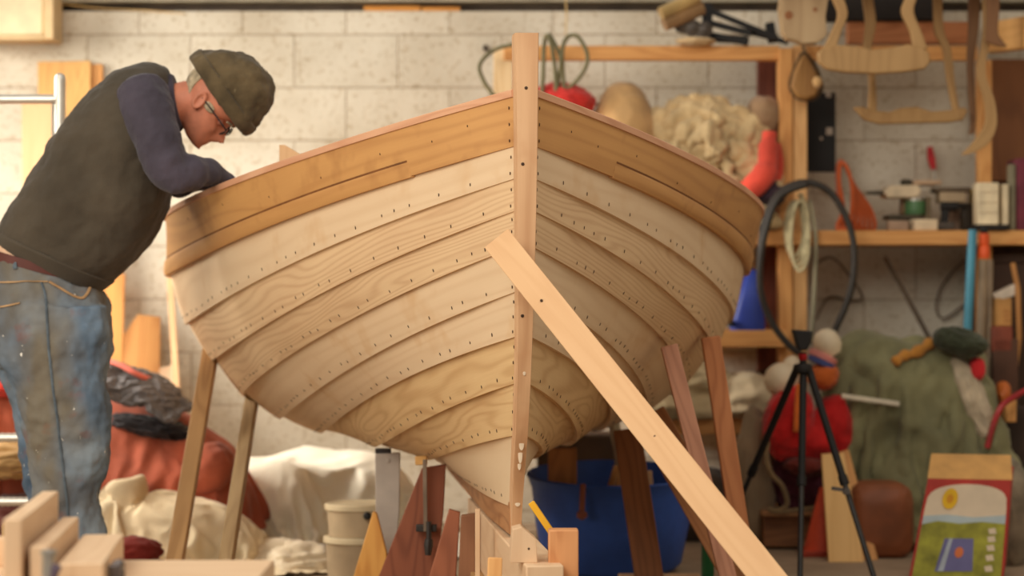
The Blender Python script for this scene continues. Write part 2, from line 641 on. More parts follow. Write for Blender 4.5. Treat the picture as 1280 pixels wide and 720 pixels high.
STRAKE_MAT = [GOLD, LARCH, LARCH2, LARCH2, LARCH, LARCH, PINE, PINE, GREYW]
rv = random.Random(3)
for side in (-1, 1):
    for k in range(9):
        b = MB()
        rows = []
        uvv = []
        info = []
        for j in range(NU + 1):
            u = (j / NU) ** 1.25 * UMAX
            s1, b1, z1 = land(k, u)
            s2, b2, z2 = land(k + 1, u)
            d = V(b2 - b1, z2 - z1)
            L = d.length
            d.normalize()
            n = V(-d.y, d.x)
            t = .016
            if k > 0:
                tb, tz = b1 - n.x * lap(u) - d.x * .016, z1 - n.y * lap(u) - d.y * .016
            else:
                tb, tz = b1, z1
            out = []
            for i in range(NV + 1):
                f = i / NV
                cam = .004 * math.sin(math.pi * f) * min(1, u * 4)
                out.append((s1 + (s2 - s1) * f, tb + (b2 - tb) * f + n.x * cam, tz + (z2 - tz) * f + n.y * cam))
            inn = [(o[0], o[1] - n.x * t, o[2] - n.y * t) for o in reversed(out)]
            rows.append([boat(*o, side) for o in out + inn])
            info.append((u, s1, out, n))
        b.grid(rows, True, 0, caps=True)
        # copper nails along the lower edge and down the hood ends
        def nail(p, nrm, r):
            ax = nrm.to_track_quat('Z', 'Y').to_matrix()
            b.lathe([(r, -.001), (r, .0006), (r * .5, .0011)], p, ax, 7, 1)
        def on_strake(u, f):
            s1, b1, z1 = land(k, u)
            s2, b2, z2 = land(k + 1, u)
            d = V(b2 - b1, z2 - z1).normalized()
            n = V(-d.y, d.x)
            if k > 0:
                b1, z1 = b1 - n.x * lap(u), z1 - n.y * lap(u)
            cam = .004 * math.sin(math.pi * f) * min(1, u * 4)
            p = boat(s1 + (s2 - s1) * f, b1 + (b2 - b1) * f + n.x * cam, z1 + (z2 - z1) * f + n.y * cam, side)
            q = boat(s1, b1 + n.x, z1 + n.y, side) - boat(s1, b1, z1, side)
            return p, q.normalized()
        width = (V(*land(k, .3)[1:]) - V(*land(k + 1, .3)[1:])).length
        if k > 0:
            u = .045 + rv.uniform(0, .02)
            while u < 1.1:
                f = 1 - (.022 + rv.uniform(-.002, .004)) / max(.03, (V(*land(k, u)[1:]) - V(*land(k + 1, u)[1:])).length)
                p, n = on_strake(u, max(.4, f))
                nail(p, n, rv.uniform(.0042, .0052))
                u += rv.choice((.022, .026, .043, .047, .05))
        else:
            for u in (.06, .11, .19, .3, .42, .55, .7):
                p, n = on_strake(u, rv.uniform(.25, .6))
                nail(p, n, .003)
        nn = 2 if k in (1, 2) else 3
        for i in range(nn):
            p, n = on_strake(.0065, (i + .6) / nn)
            nail(p, n, .0044)
        b.build('strake', [STRAKE_MAT[k], RIVET], dinghy, sharp=30)
    # rubbing strip low on the sheer strake
    b = MB()
    rows = []
    for j in range(71):
        u = .148 + (j / 70) * (UMAX - .15)
        s1, b1, z1 = land(0, u)
        s2, b2, z2 = land(1, u)
        d = V(b2 - b1, z2 - z1)
        d.normalize()
        n = V(-d.y, d.x)
        w = (.036 + .014 * min(1, u))
        th = .0015 + .0085 * min(1, (u - .148) / .12)
        sec = [(0.002, w), (th * .6, w - .001), (th, w - .008), (th, .006), (th * .6, -.003), (-.012, -.004), (-.004, w * .5)]
        rows.append([boat(s2, b2 - d.x * y + n.x * x, z2 - d.y * y + n.y * x, side) for x, y in sec])
    b.grid(rows, True, caps=True)
    rows = []
    for j in range(71):
        u = .150 + (j / 70) * (UMAX - .152)
        s1, b1, z1 = land(0, u)
        s2, b2, z2 = land(1, u)
        d = V(b2 - b1, z2 - z1)
        d.normalize()
        n = V(-d.y, d.x)
        w = (.036 + .014 * min(1, u))
        c0 = .004 * math.sin(math.pi * .7) * min(1, u * 4) + .0008
        rows.append([boat(s2, b2 - d.x * y + n.x * x, z2 - d.y * y + n.y * x, side) for x, y in ((c0 - .003, w), (c0, w), (c0, w + .005), (c0 - .003, w + .005))])
    b.grid(rows, True, 1, caps=True)
    b.build('rubbing_strip', [GOLD, plain('seam_dark', (120, 74, 36), .7)], dinghy, sharp=40)
    # gunwale capping
    b = MB()
    rows = []
    for j in range(81):
        u = (j / 80) ** 1.2 * UMAX
        s1, b1, z1 = land(0, u)
        ins = min(.05, b1 - .004)
        sec = [(.006, .0), (.007, .016), (.004, .019), (-ins, .019), (-ins, .0)]
        rows.append([boat(s1, b1 + x, z1 + y, side) for x, y in sec])
    b.grid(rows, True, caps=True)
    b.build('gunwale', RAIL, dinghy, sharp=40)

# stem
def stem_s(z):
    return interp(z, ZS + [.2], S0 + [.36])


b = MB()
rows = []
NZ = 60
for j in range(NZ + 1):
    z = .353 + (1.638 - .353) * j / NZ
    s = stem_s(z)
    h_ = half_stem(z)
    dep = .13
    sec = [(s, -h_ * .93), (s, h_ * .93), (s + .006, h_), (s + .055, h_ + .002), (s + dep, h_ * .9), (s + dep, -h_ * .9), (s + .055, -h_ - .002), (s + .006, -h_)]
    rows.append([boat(a, c, z, 1) for a, c in sec])
b.grid(rows, True, caps=True)
for z, r, ry in ((.575, .0075, 4.6), (.60, .0085, 2.6), (.545, .006, 3.2), (.438, .009, 1.1), (.785, .005, 1.8)):
    ax = (boat(0, 0, 0) - boat(1, 0, 0)).normalized().to_track_quat('Z', 'Y').to_matrix()
    sl = (stem_s(z - .02) - stem_s(z + .02)) / .04
    b.lathe([(r, -.004), (r * .95, .0008), (r * .4, .0014)], boat(stem_s(z) + .0003, rv.uniform(-.002, .002), z), ax, 14, 1, .8, ry * .8)
for z in (1.5, 1.31, .93):
    b.lathe([(.0045, -.002), (.0045, .0006), (.002, .001)], boat(stem_s(z), rv.uniform(-.012, .012), z), ax, 8, 2)
b.build('stem', [STEMW, FILLER, RIVET], dinghy, sharp=40)
# keel
b = MB()
rows = []
for j in range(30):
    s = .30 + 3.2 * j / 29
    hk = .016 + .016 * min(1, (s - .3) / .5)
    rows.append([boat(s, x * hk, z, 1) for x, z in ((-1, .353), (1, .353), (1, .437), (-1, .437))])
b.grid(rows, True, caps=True)
b.build('keel', KEELW, dinghy, sharp=40)
# transom
uT = UMAX - .01
outl = [land(k, uT) for k in range(10)]
sT = outl[0][0]
poly = [boat(sT, max(.01, c - .014), z, 1) for s, c, z in outl] + [boat(sT, max(.01, c - .014), z, -1) for s, c, z in reversed(outl)]
b = MB()
b.prism(poly, boat(.028, 0, 0) - boat(0, 0, 0))
b.build('transom', STEMW, dinghy, sharp=40)
# head of a timber standing inside the gunwale
b = MB()
pt = P(352, 196, 7.25)
b.prism([P(349, 212, 7.3), P(349, 181, 7.3), P(356, 181, 7.3), P(376, 193, 7.3), P(376, 212, 7.3)], (0, .03, 0))
b.build('frame_head', DEAL, dinghy, bevel=.002)

# ------------------------------------------------------------------ props and blocks under the boat
def prop(label, a, bt, w, h, mat, name='prop_post', w2=None, up=(0, -1, 0)):
    b = MB()
    b.beam(a, bt, w, h, up, w2=w2)
    return tag(b.build(name, mat, bevel=.003), label, 'prop', None)


def floor_pt(px, D):
    return V((px - 640) / F * D, D, 0.0)


def foot(a, px, py, D):
    """extend the line from a through the viewed point (px,py,D) to the floor"""
    q = P(px, py, D)
    d = q - a
    return a + d * (a.z / -d.z)


a = hull_at(4, 273, -1); a = P(263, 441, a.y + .02)
prop('pale brown square prop under the boat\'s left side, nearest the man', a, foot(a, 219, 700, 7.55), .052, .052, OLDW)
a = hull_at(5, 345, -1); a = P(317, 486, a.y - .10)
prop('weathered round-edged prop with a knot, second from the left under the hull', a, foot(a, 283, 700, 7.25), .042, .042, wood('grey_prop', (176, 148, 108), (140, 112, 78), 5, .7, 8))
a = hull_at(4, 830, 1); a = P(836, 432, a.y - .035)
prop('mauve-brown prop under the right side beneath the shorter upper end', a, foot(a, 889, 640, 7.1), .05, .05, wood('mauve_prop', (196, 142, 114), (158, 108, 84), 5, .7, 8))
a = hull_at(3, 884, 1); a = P(888, 421, a.y - .03)
prop('orange-brown prop at the far right of the hull', a, foot(a, 921, 640, 7.5), .058, .052, REDW)
a = P(784, 540, 8.0)
prop('dark brown post standing in front of the blue tub', a, foot(a, 808, 700, 7.75), .092, .05, DARKW)
a = P(812, 520, 7.75)
prop('broad brown board sloping from the bilge down past the blue tub', a, foot(a, 880, 640, 7.5), .11, .03, wood('board_brown', (166, 112, 70), (128, 80, 46), 4, .7, 7))

# long fresh pine shore across the bow
b = MB()
a, c = P(622, 300, 5.955), P(1132, 937, 5.15)
b.beam(a, c, .074, .025, (0, -1, 0))
for t in (.12, .135, .2, .42):
    q = a.lerp(c, t) + V(rv.uniform(-.02, .02), -.0130, 0)
    b.lathe([(.004, -.002), (.004, .0008), (.002, .0012)], q, V(0, -1, 0).to_track_quat('Z', 'Y').to_matrix(), 8, 1)
tag(b.build('shore_plank', [DEAL, RIVET], bevel=.002), 'long fresh pine plank leaning diagonally against the stem', 'plank')

# keel baulk
def kb(s, x, z):
    return boat(s, x, z, 1)


b = MB()
b.beam(kb(-.34, 0.008, .26), kb(1.5, .008, .26), .090, .17)
tag(b.build('keel_block', DEAL3, bevel=.004), 'pale squared baulk lying lengthwise under the keel', 'timber')
b = MB()
b.beam(kb(-.30, 0.008, .0875), kb(1.45, .008, .0875), .15, .175)
tag(b.build('bearer_block', OLDW, bevel=.004), 'heavy bearer timber on the floor beneath the keel baulk', 'timber')
b = MB()
D = 5.72
zt = .345
def pz(px, py, D=D):
    return P(px, py, D)
b.prism([V(pz(638, 0).x, D, zt), V(pz(672, 0).x, D, zt), P(670, 674, D), P(652, 659, D), P(641, 662, D)], (-.004, .085, 0))
b.lathe([(.003, -.002), (.003, .0008), (.001, .001)], P(661, 686, D - .0005), V(0, -1, 0).to_track_quat('Z', 'Y').to_matrix(), 8, 1)
tag(b.build('chock', [DEAL3, RIVET], bevel=.002), 'small pale chock with a sloping top in front of the stem foot', 'chock')
b = MB()
b.beam(V(P(704, 0, 5.75).x, 5.75, 0), P(704, 661, 5.75), .072, .055, (0, -1, 0))
tag(b.build('short_post', wood('post_reddish', (222, 160, 108), (190, 124, 76), 5, .7, 8), bevel=.004), 'reddish short squared post to the right of the stem foot', 'post')
b = MB()
b.beam(P(664, 628, 5.88), P(706, 690, 5.86), .016, .03, (0, 1, 0))
tag(b.build('folding_rule', plain('yellow_paint', (232, 172, 24), .5, .06), bevel=.002), 'yellow rule leaning behind the reddish short post', 'rule')
b = MB()
b.beam(V(P(612, 0, 5.55).x, 5.55, 0), P(619, 697, 5.6), .034, .03, (0, -1, 0))
tag(b.build('wooden_stake', wood('stake_orange', (232, 176, 112), (206, 140, 78), 5, .6, 8), bevel=.003), 'orange-toned narrow stake left of the keel baulk front end', 'stake')
b = MB()
b.beam(V(P(597, 0, 6.5).x, 6.5, 0), P(597, 636, 6.5), .013, .03, (0, -1, 0))
tag(b.build('lath', DEAL3, bevel=.001), 'thin pale lath standing upright behind the keel baulk', 'lath')
b = MB()
b.prism([P(527, 586, 7.25), P(557, 581, 7.25), P(554, 640, 7.25), V(P(540, 0, 7.25).x, 7.25, 0), V(P(452, 0, 7.25).x, 7.25, 0)], (0, .045, 0))
tag(b.build('mould_board', MAHOG, bevel=.003), 'dark red-brown sloping board with a clamp on it, under the hull', 'board')
b = MB()
b.prism([P(561, 637, 7.08), P(575, 641, 7.08), V(P(566, 0, 7.08).x, 7.08, 0), V(P(518, 0, 7.08).x, 7.08, 0)], (0, .04, 0))
tag(b.build('mould_board', wood('mahog_light', (168, 102, 72), (130, 74, 50), 4, .7, 7), bevel=.003), 'lighter red-brown sloping board in front of the clamped dark board', 'board')
b = MB()
b.prism([P(576, 645, 6.98), P(594, 642, 6.98), V(P(594, 0, 6.98).x, 6.98, 0), V(P(570, 0, 6.98).x, 6.98, 0)], (0, .04, 0))
tag(b.build('mould_board', wood('umber_board', (150, 104, 74), (112, 70, 46), 4, .7, 7), bevel=.003), 'umber upright board beside the thin pale lath', 'board')
# F-clamp
cl = thing('bar_clamp', 'steel bar clamp with dark screw gripping the red-brown board', 'clamp', P(531, 660, 7.2))
b = MB(); b.beam(P(531, 574, 7.22), P(532, 664, 7.22), .012, .024, (0, -1, 0)); b.build('bar', plain('clamp_steel', (132, 116, 100), .4, .1, metal=.7), cl, bevel=.001)
b = MB(); b.beam(P(519, 576, 7.22), P(534, 575, 7.22), .022, .026); b.build('fixed_jaw', plain('brass_jaw', (206, 158, 92), .5), cl, bevel=.003)
b = MB(); b.beam(P(520, 660, 7.22), P(546, 660, 7.22), .022, .022); b.build('sliding_jaw', plain('clamp_dark', (44, 38, 34), .5), cl, bevel=.003)
b = MB(); b.tube([P(536, 652, 7.2), P(536, 676, 7.2)], .008); b.tube([P(536, 674, 7.2), P(535.5, 682, 7.2), P(535, 694, 7.2)], [.012, .014, .009]); b.build('screw_handle', plain('clamp_dark', (44, 38, 34), .5), cl)

# grey painted board on a block, orange wedge
b = MB()
b.prism([V(P(471, 0, 7.65).x, 7.65, 0), V(P(498, 0, 7.65).x, 7.65, 0), P(497, 692, 7.65), P(470, 692, 7.65)], (0, .09, 0))
tag(b.build('timber_block', DARKW, bevel=.003), 'brown block under the grey painted board', 'block')
gb = thing('painted_board', 'narrow grey painted board standing upright below the hull', 'board', P(483, 692, 7.66))
b = MB(); b.prism([P(470, 692, 7.66), P(494, 692, 7.66), P(499, 640, 7.66), P(500, 566, 7.66), P(469, 567, 7.66)], (0, .03, 0)); b.lathe([(.008, 0), (.007, .004)], P(485, 576, 7.66), V(0, -1, 0).to_track_quat('Z', 'Y').to_matrix(), 10)
b.build('panel', plain('grey_paint', (176, 164, 152), .6, .05), gb, bevel=.003)
b = MB(); b.box(P(479, 563.5, 7.675), (.05, .03, .016)); b.build('top_cap', plain('clamp_dark', (44, 38, 34), .5), gb, bevel=.002)
b = MB()
b.prism([P(466, 640, 7.5), P(471, 642, 7.5), P(483, 690, 7.5), V(P(487, 0, 7.5).x, 7.5, 0), V(P(430, 0, 7.5).x, 7.5, 0)], (0, .035, 0))
tag(b.build('wooden_wedge', wood('wedge_orange', (226, 168, 88), (190, 124, 54), 5, .7, 8), bevel=.003), 'tall orange-yellow wooden wedge beside the plastic tubs', 'wedge')
# ------------------------------------------------------------------ the boatbuilder
MD = 7.38                                        # distance of his middle line
man = thing('person', 'man in dark wool hat, fleece vest and paint-stained jeans bending over the gunwale', 'person', V(P(85, 0, MD).x, MD, 0))
SKIN = plain('skin', (212, 134, 104), .55, .1, 14, bmp=.12, bscale=90)
VEST = cloth('vest_fleece', (74, 66, 55), .95, .12, 5, 260)
NAVY = cloth('navy_jumper', (70, 64, 74), .9, .14, 6, 200)
HATM = cloth('wool_hat', (92, 78, 56), .95, .18, 16, 150, spots=((150, 136, 104), 30, .74))
HAIR = cloth('grey_hair', (186, 168, 138), .8, .2, 60, 300)


def prof(y_rows, D, ex=2.3):
    """rings from (back px, back py, front px, front py, half depth[, D])"""
    rings = []
    for r_ in y_rows:
        d = r_[5] if len(r_) > 5 else D
        a, c = P(r_[0], r_[1], d), P(r_[2], r_[3], d)
        rings.append(((a + c) / 2, (c - a) / 2, V(0, r_[4], 0)))
    return rings


def dense(rings, n=4):
    """spline between rings"""
    out = []
    cols = list(zip(*rings))
    sm = [smooth_path(c, n) for c in cols]
    return list(zip(*sm))


def remeshed(mb, name, mats, parent, vox, smooth=6, disp=None):
    o = mb.build(name, mats, parent, sharp=0)
    md = o.modifiers.new('fuse', 'REMESH')
    md.mode = 'VOXEL'
    md.voxel_size = vox
    md.use_smooth_shade = True
    md = o.modifiers.new('relax', 'SMOOTH')
    md.factor = .5
    md.iterations = smooth
    for sz, st in disp or []:
        tx = bpy.data.textures.new(name + '_folds', 'CLOUDS')
        tx.noise_scale = sz
        tx.noise_depth = 2
        md = o.modifiers.new('folds', 'DISPLACE')
        md.texture = tx
        md.texture_coords = 'GLOBAL'
        md.strength = st
        md.mid_level = .5
    return o


# head frame: B = middle of the hat brim, u up the head, f forwards, l to his left (away from the viewer)
B = P(275, 118, MD)
PX = MD / F
eu = V(.82, 0, .572).normalized()
ef = V(.572, 0, -.82).normalized()
el = V(0, 1, 0)


def H(f, u, l=0.0):
    return B + ef * f + eu * u + el * l


def head_rows(tab, n=40, grow=0.0):
    rows = []
    for u, fr, bk, hw in tab:
        row = []
        c = (fr + bk) / 2
        r = (fr - bk) / 2 + grow
        for k in range(n):
            q = 2 * math.pi * k / n
            x, y = math.cos(q), math.sin(q)
            e = 1.0 if x < 0 else .86
            row.append([c + math.copysign(abs(x) ** e, x) * r, u, y * (hw + grow)])
        rows.append(row)
    return rows


HT = [(-.156, .080, .040, .018), (-.150, .094, .018, .036), (-.138, .098, -.004, .046), (-.122, .096, -.02, .053), (-.108, .095, -.04, .058),
      (-.092, .095, -.06, .063), (-.076, .094, -.078, .067), (-.06, .089, -.09, .070), (-.044, .086, -.098, .0725), (-.028, .094, -.103, .074),
      (-.01, .104, -.106, .075), (.01, .104, -.106, .075), (.035, .098, -.10, .072), (.06, .08, -.08, .06), (.078, .05, -.05, .04), (.084, .02, -.02, .015)]
hr = head_rows(HT)
for row in hr:
    for p in row:
        f, u, l = p
        if f > .05:
            g = lambda a, s: math.exp(-(a / s) ** 2)
            f += .034 * g(u + .083, .013) * g(l, .014) + .024 * g(u + .062, .02) * g(l, .010) + .012 * g(u + .04, .018) * g(l, .009)   # nose
            f += .010 * g(u + .112, .006) * g(l, .024) + .009 * g(u + .124, .006) * g(l, .022) - .007 * g(u + .1185, .003) * g(l, .026) - .006 * g(u + .134, .006) * g(l, .03)   # lips
            f += .010 * g(u + .147, .009) * g(l, .02)                                  # chin
            f -= .012 * (g(l - .032, .016) + g(l + .032, .016)) * g(u + .045, .012)    # eye sockets
            f += .006 * (g(l - .04, .016) + g(l + .04, .016)) * g(u + .075, .014)      # cheekbones
        p[0] = f
hb = MB()
hb.grid([[H(*p) for p in row] for row in hr], True, caps=True)
# neck into chest, torso, hips, legs
hb.tube(smooth_path([H(-.02, -.02), H(-.035, -.075), P(214, 134, MD), P(185, 165, MD)], 4), [.06] * 5 + [.062] * 4 + [.066, .075, .09, .11], 20)
TORSO = [(30, 378, 100, 378, .12), (12, 315, 112, 350, .15), (45, 240, 172, 300, .16), (85, 165, 195, 235, .17), (140, 115, 208, 180, .165), (178, 98, 216, 150, .10), (196, 100, 222, 140, .05)]
hb.grid(loft_rows(dense(prof(TORSO, MD)), 24), True, caps=True)
NEARARM = [(176, 120, 7.25, .082), (187, 150, 7.19, .078), (203, 192, 7.16, .066), (214, 219, 7.15, .058), (238, 216, 7.19, .051), (263, 216, 7.27, .039), (290, 236, 7.36, .030)]
FARARM = [(176, 116, 7.52, .08), (188, 150, 7.57, .072), (208, 198, 7.60, .062), (220, 224, 7.60, .055), (246, 220, 7.58, .046), (270, 227, 7.56, .038), (296, 246, 7.55, .031)]
for arm in (NEARARM, FARARM):
    pts = smooth_path([P(a, c, d) for a, c, d, r_ in arm], 4)
    rr = [x.x for x in smooth_path([V(r_ * .78, 0, 0) for a, c, d, r_ in arm], 4)]
    hb.tube(pts, rr, 16)
    # hand: palm and five fingers reaching down inside the boat, curled round the work
    w = pts[-1]
    dr = V(.62, .05, -.78).normalized()
    ac = V(0, 1, 0)
    nr = dr.cross(ac).normalized()
    hb.grid(loft_rows([(w - dr * .01, ac * .026, nr * .02), (w + dr * .03, ac * .036, nr * .017), (w + dr * .07, ac * .042, nr * .015), (w + dr * .095, ac * .040, nr * .012)], 16, 2.4), True, caps=True)
    for i, L in enumerate((.068, .078, .073, .056)):
        o0 = w + dr * .085 + ac * (-.030 + .02 * i)
        bend = -nr if nr.x > 0 else nr
        hb.tube([o0, o0 + dr * L * .45, o0 + dr * L * .75 + bend * L * .28, o0 + dr * L * .85 + bend * L * .6], [.0095, .009, .0085, .0065], 10)
    o0 = w + dr * .03 + ac * (-.034 if arm is NEARARM else .034)
    sg = -1 if arm is NEARARM else 1
    bend = -nr if nr.x > 0 else nr
    hb.tube([o0, o0 + dr * .03 + ac * sg * .018 + bend * .012, o0 + dr * .055 + ac * sg * .014 + bend * .03], [.012, .0105, .008], 10)
# legs inside the jeans
for Dl, ox in ((7.26, 0), (7.50, -10)):
    hb.tube(smooth_path([P(56 + ox, 385, Dl), P(72 + ox, 480, Dl), P(84 + ox, 580, Dl), P(90 + ox, 690, Dl), V(P(88 + ox, 0, Dl).x, Dl, .09)], 4),
            [.075] * 4 + [.072] * 4 + [.06] * 4 + [.05] * 4 + [.042], 16)
# ears (near and far)
for sg in (-1, 1):
    l0 = sg * .076
    pts = []
    for i in range(14):
        q = 2 * math.pi * i / 14
        pts.append(H(-.010 + .014 * math.cos(q) - .005 * math.sin(q), -.058 + .026 * math.sin(q), l0 + sg * (.008 + .004 * math.cos(q + 2.6))))
    hb.tube(pts, .0052, 8, closed=True)
    hb.lathe([(.024, -.006), (.024, .002), (.01, .004)], H(-.006, -.060, l0 + sg * .003), Matrix((ef, eu, el * sg)).transposed(), 14, 0, .6, .95)
remeshed(hb, 'body', SKIN, man, .0042, 4)

# vest
VR = [(-4, 300, 126, 362, .17), (0, 288, 140, 352, .195), (14, 262, 170, 325, .208), (42, 216, 197, 286, .215), (73, 168, 212, 248, .222), (106, 126, 216, 205, .222), (140, 97, 217, 168, .205), (170, 81, 217, 142, .165), (196, 77, 216, 124, .115), (207, 81, 217, 112, .088), (211, 86, 217, 108, .08)]
vb = MB()
vb.grid(loft_rows(dense(prof(VR, MD), 5), 48, 2.5), True, caps=True)
vest = remeshed(vb, 'vest', VEST, man, .0075, 6, [(.16, .035), (.05, .012), (.02, .003)])
# hem band of the vest
hb2 = MB()
hb2.grid(loft_rows(prof([(-6, 303, 124, 365, .172), (-7, 297, 132, 360, .186), (-3, 290, 141, 353, .199), (0, 287, 141, 351, .196)], MD), 48, 2.5), True, caps=True)
hb2.build('hem_band', VEST, vest)
# collar of the jumper
cb = MB()
cb.grid(loft_rows(dense(prof([(190, 98, 214, 172, .10), (204, 94, 222, 166, .088), (212, 92, 226, 164, .08), (217, 94, 229, 160, .074)], MD), 4), 32), True, caps=True)
cb.build('jumper_collar', NAVY, man)
# sleeves
for arm in (NEARARM, FARARM):
    sb = MB()
    pts = smooth_path([P(a, c, d) for a, c, d, r_ in arm], 9)
    rr = [x.x for x in smooth_path([V(r_ * 1.04, 0, 0) for a, c, d, r_ in arm], 9)]
    rr = [r_ * (1 + .035 * math.sin(i * .9) * (i > 16) + .03 * math.sin(i * .37 + 1)) for i, r_ in enumerate(rr)]
    pts = [pts[0] - (pts[1] - pts[0]).normalized() * .045] + pts
    rr = [rr[0] * .55] + rr
    sb.tube(pts, rr, 26)
    remeshed(sb, 'sleeve', NAVY, man, .006, 5, [(.07, .018), (.025, .005)])

# jeans
mj, nt, bs = _new('stained_denim')
co = coords(nt)
f = noise_n(nt, co, 4.5, 4, .6)
r = ramp(nt, [(.3, lin((72, 88, 106))), (.5, lin((104, 122, 140))), (.72, lin((140, 154, 164)))])
nt.links.new(f, r.inputs[0])
def stain(col, scale, lo, colr, amt, sc3=(1, 1, 1), wid=.2):
    rs = ramp(nt, [(lo, (0, 0, 0, 1)), (min(.99, lo + wid), (1, 1, 1, 1))])
    nt.links.new(noise_n(nt, coords(nt, 'Object', sc3), scale, 3, .55), rs.inputs[0])
    return mixc(nt, math_node(nt, 'MULTIPLY', rs.outputs[0], amt), colr, lin(col))
cj = r.outputs[0]
cj = stain((118, 106, 84), 3.6, .40, cj, .85, (1, 1, .5))
cj = stain((84, 76, 66), 7, .52, cj, .6, (1, 1, .6))
cj = stain((128, 72, 52), 12, .60, cj, .7)
cj = stain((70, 62, 56), 9, .62, cj, .5)
cj = stain((230, 224, 212), 46, .705, cj, .95, (1, 1, .7), .02)
nt.links.new(cj, bs.inputs['Base Color'])
bs.inputs['Roughness'].default_value = .92
bs.inputs['Specular IOR Level'].default_value = .15
bump(nt, bs, noise_n(nt, co, 220, 2), .3, .003)
jb = MB()
PEL = [(-12, 316, 120, 352, .172), (-20, 336, 126, 362, .18), (-30, 364, 134, 378, .195), (-30, 400, 137, 402, .205), (-18, 432, 136, 432, .205), (2, 462, 134, 462, .195)]
jb.grid(loft_rows(dense(prof(PEL, MD)), 36, 2.4), True, caps=True)
LEG = [(-24, 380, 134, 382), (-26, 410, 136, 410), (-8, 440, 135, 440), (14, 478, 135, 478), (27, 525, 138, 525), (34, 572, 135, 576), (41, 615, 126, 615), (50, 665, 131, 667), (50, 705, 131, 705), (46, 742, 132, 742)]
for Dl, ox in ((7.27, 0), (7.50, -8)):
    hd = (.10, .11, .115, .115, .112, .102, .094, .09, .09, .092)
    jb.grid(loft_rows(dense(prof([(a + ox, c, d + ox, e, h_) for (a, c, d, e), h_ in zip(LEG, hd)], Dl)), 30, 2.2), True, caps=True)
jeans = remeshed(jb, 'jeans', mj, man, .0075, 5, [(.13, .034), (.045, .016)])
bpy.context.view_layer.update()
dg = bpy.context.evaluated_depsgraph_get()


def tree(o):
    ev = o.evaluated_get(dg)
    me = ev.to_mesh()
    t = BVHTree.FromPolygons([o.matrix_world @ v.co for v in me.vertices], [tuple(p.vertices) for p in me.polygons])
    ev.to_mesh_clear()
    return t


def tree_of(o):
    global dg
    bpy.context.view_layer.update()
    dg = bpy.context.evaluated_depsgraph_get()
    return tree(o)


JT = tree(jeans)


def on_surface(t, px, py, lift=.003):
    d = P(px, py, 1.0) - V(0, 0, CH)
    h_ = t.ray_cast(V(0, 0, CH), d)
    if h_[0] is None:
        return None
    return h_[0] + h_[1] * lift


def seam(path, r_, mat, name, parent):
    pts = [on_surface(JT, x, y) for x, y in smooth_path([V(x, y, 0) for x, y in path], 6) for x, y in [(x, y)]] if 0 else \
          [on_surface(JT, q.x, q.y) for q in smooth_path([V(x, y, 0) for x, y in path], 6)]
    pts = [p for p in pts if p is not None]
    b_ = MB()
    b_.tube(pts, r_, 6, flat=.5)
    return b_.build(name, mat, parent)


TH1 = plain('ochre_stitching', (164, 130, 92), .9, .2)
SEAM = cloth('seam_denim', (86, 96, 104), .95, .2, 20)
seam([(61, 352), (96, 372), (108, 368), (113, 352)], .0045, TH1, 'front_pocket', jeans)
seam([(52, 353), (57, 372), (60, 420), (66, 480), (74, 540), (82, 610), (90, 690)], .0045, SEAM, 'side_seam', jeans)
seam([(0, 353), (30, 352), (60, 352)], .003, TH1, 'yoke_seam', jeans)
seam([(0, 384), (12, 382), (25, 379)], .0035, TH1, 'back_pocket', jeans)
seam([(18, 316), (19, 336)], .007, SEAM, 'belt_loop', jeans)
# belt
bb_ = MB()
bb_.grid(loft_rows(prof([(-14, 320, 118, 356, .176), (-14, 308, 120, 346, .178)], MD), 48, 2.4), True, caps=True)
bb_.build('belt', plain('red_leather', (84, 40, 32), .6, .1), man)
sh_ = MB()
sh_.grid(loft_rows(prof([(-12, 312, 112, 346, .168), (-10, 296, 116, 330, .17)], MD), 40, 2.4), True, caps=True)
sh_.build('shirt_tail', cloth('pale_shirt', (206, 170, 140)), man)
# boots
for Dl, ox in ((7.27, 0), (7.50, -8)):
    x0 = P(90 + ox, 0, Dl).x
    bt = MB()
    bt.grid(loft_rows([(V(x0, Dl, .16), V(.07, 0, 0), V(0, .06, 0)), (V(x0, Dl, .10), V(.075, 0, 0), V(0, .06, 0)), (V(x0 + .02, Dl, .07), V(.12, 0, 0), V(0, .058, 0)), (V(x0 + .05, Dl, .035), V(.155, 0, 0), V(0, .058, 0)), (V(x0 + .05, Dl, .0), V(.158, 0, 0), V(0, .058, 0))], 24, 2.4), True, caps=True)
    bt.build('boot', plain('brown_boot', (92, 66, 46), .7), man, sub=1)

# hat
HR_ = [(-.012, .142, -.138, .094), (.0, .149, -.146, .100), (.03, .142, -.143, .102), (.06, .136, -.128, .100), (.095, .128, -.102, .094), (.125, .108, -.07, .08), (.146, .082, -.034, .058), (.157, .055, 0, .034), (.160, .035, .02, .012)]
rows = head_rows(HR_, 44)
hb3 = MB()
hb3.grid([[H(*p) for p in row] for row in rows], True, caps=True)
hat = remeshed(hb3, 'hat', HATM, man, .006, 4, [(.06, .022), (.02, .006)])
BR = [(-.014, .143, -.139, .095), (-.012, .152, -.150, .103), (.010, .156, -.153, .107), (.030, .153, -.151, .107), (.036, .146, -.146, .103), (.03, .142, -.142, .100)]
hb4 = MB()
hb4.grid([[H(*p) for p in row] for row in head_rows(BR, 44)], True)
hb4.bm.verts.ensure_lookup_table()
br_ = remeshed(hb4, 'hat_brim', HATM, hat, .004, 3, [(.05, .012)])
br_.modifiers.remove(br_.modifiers['fuse'])
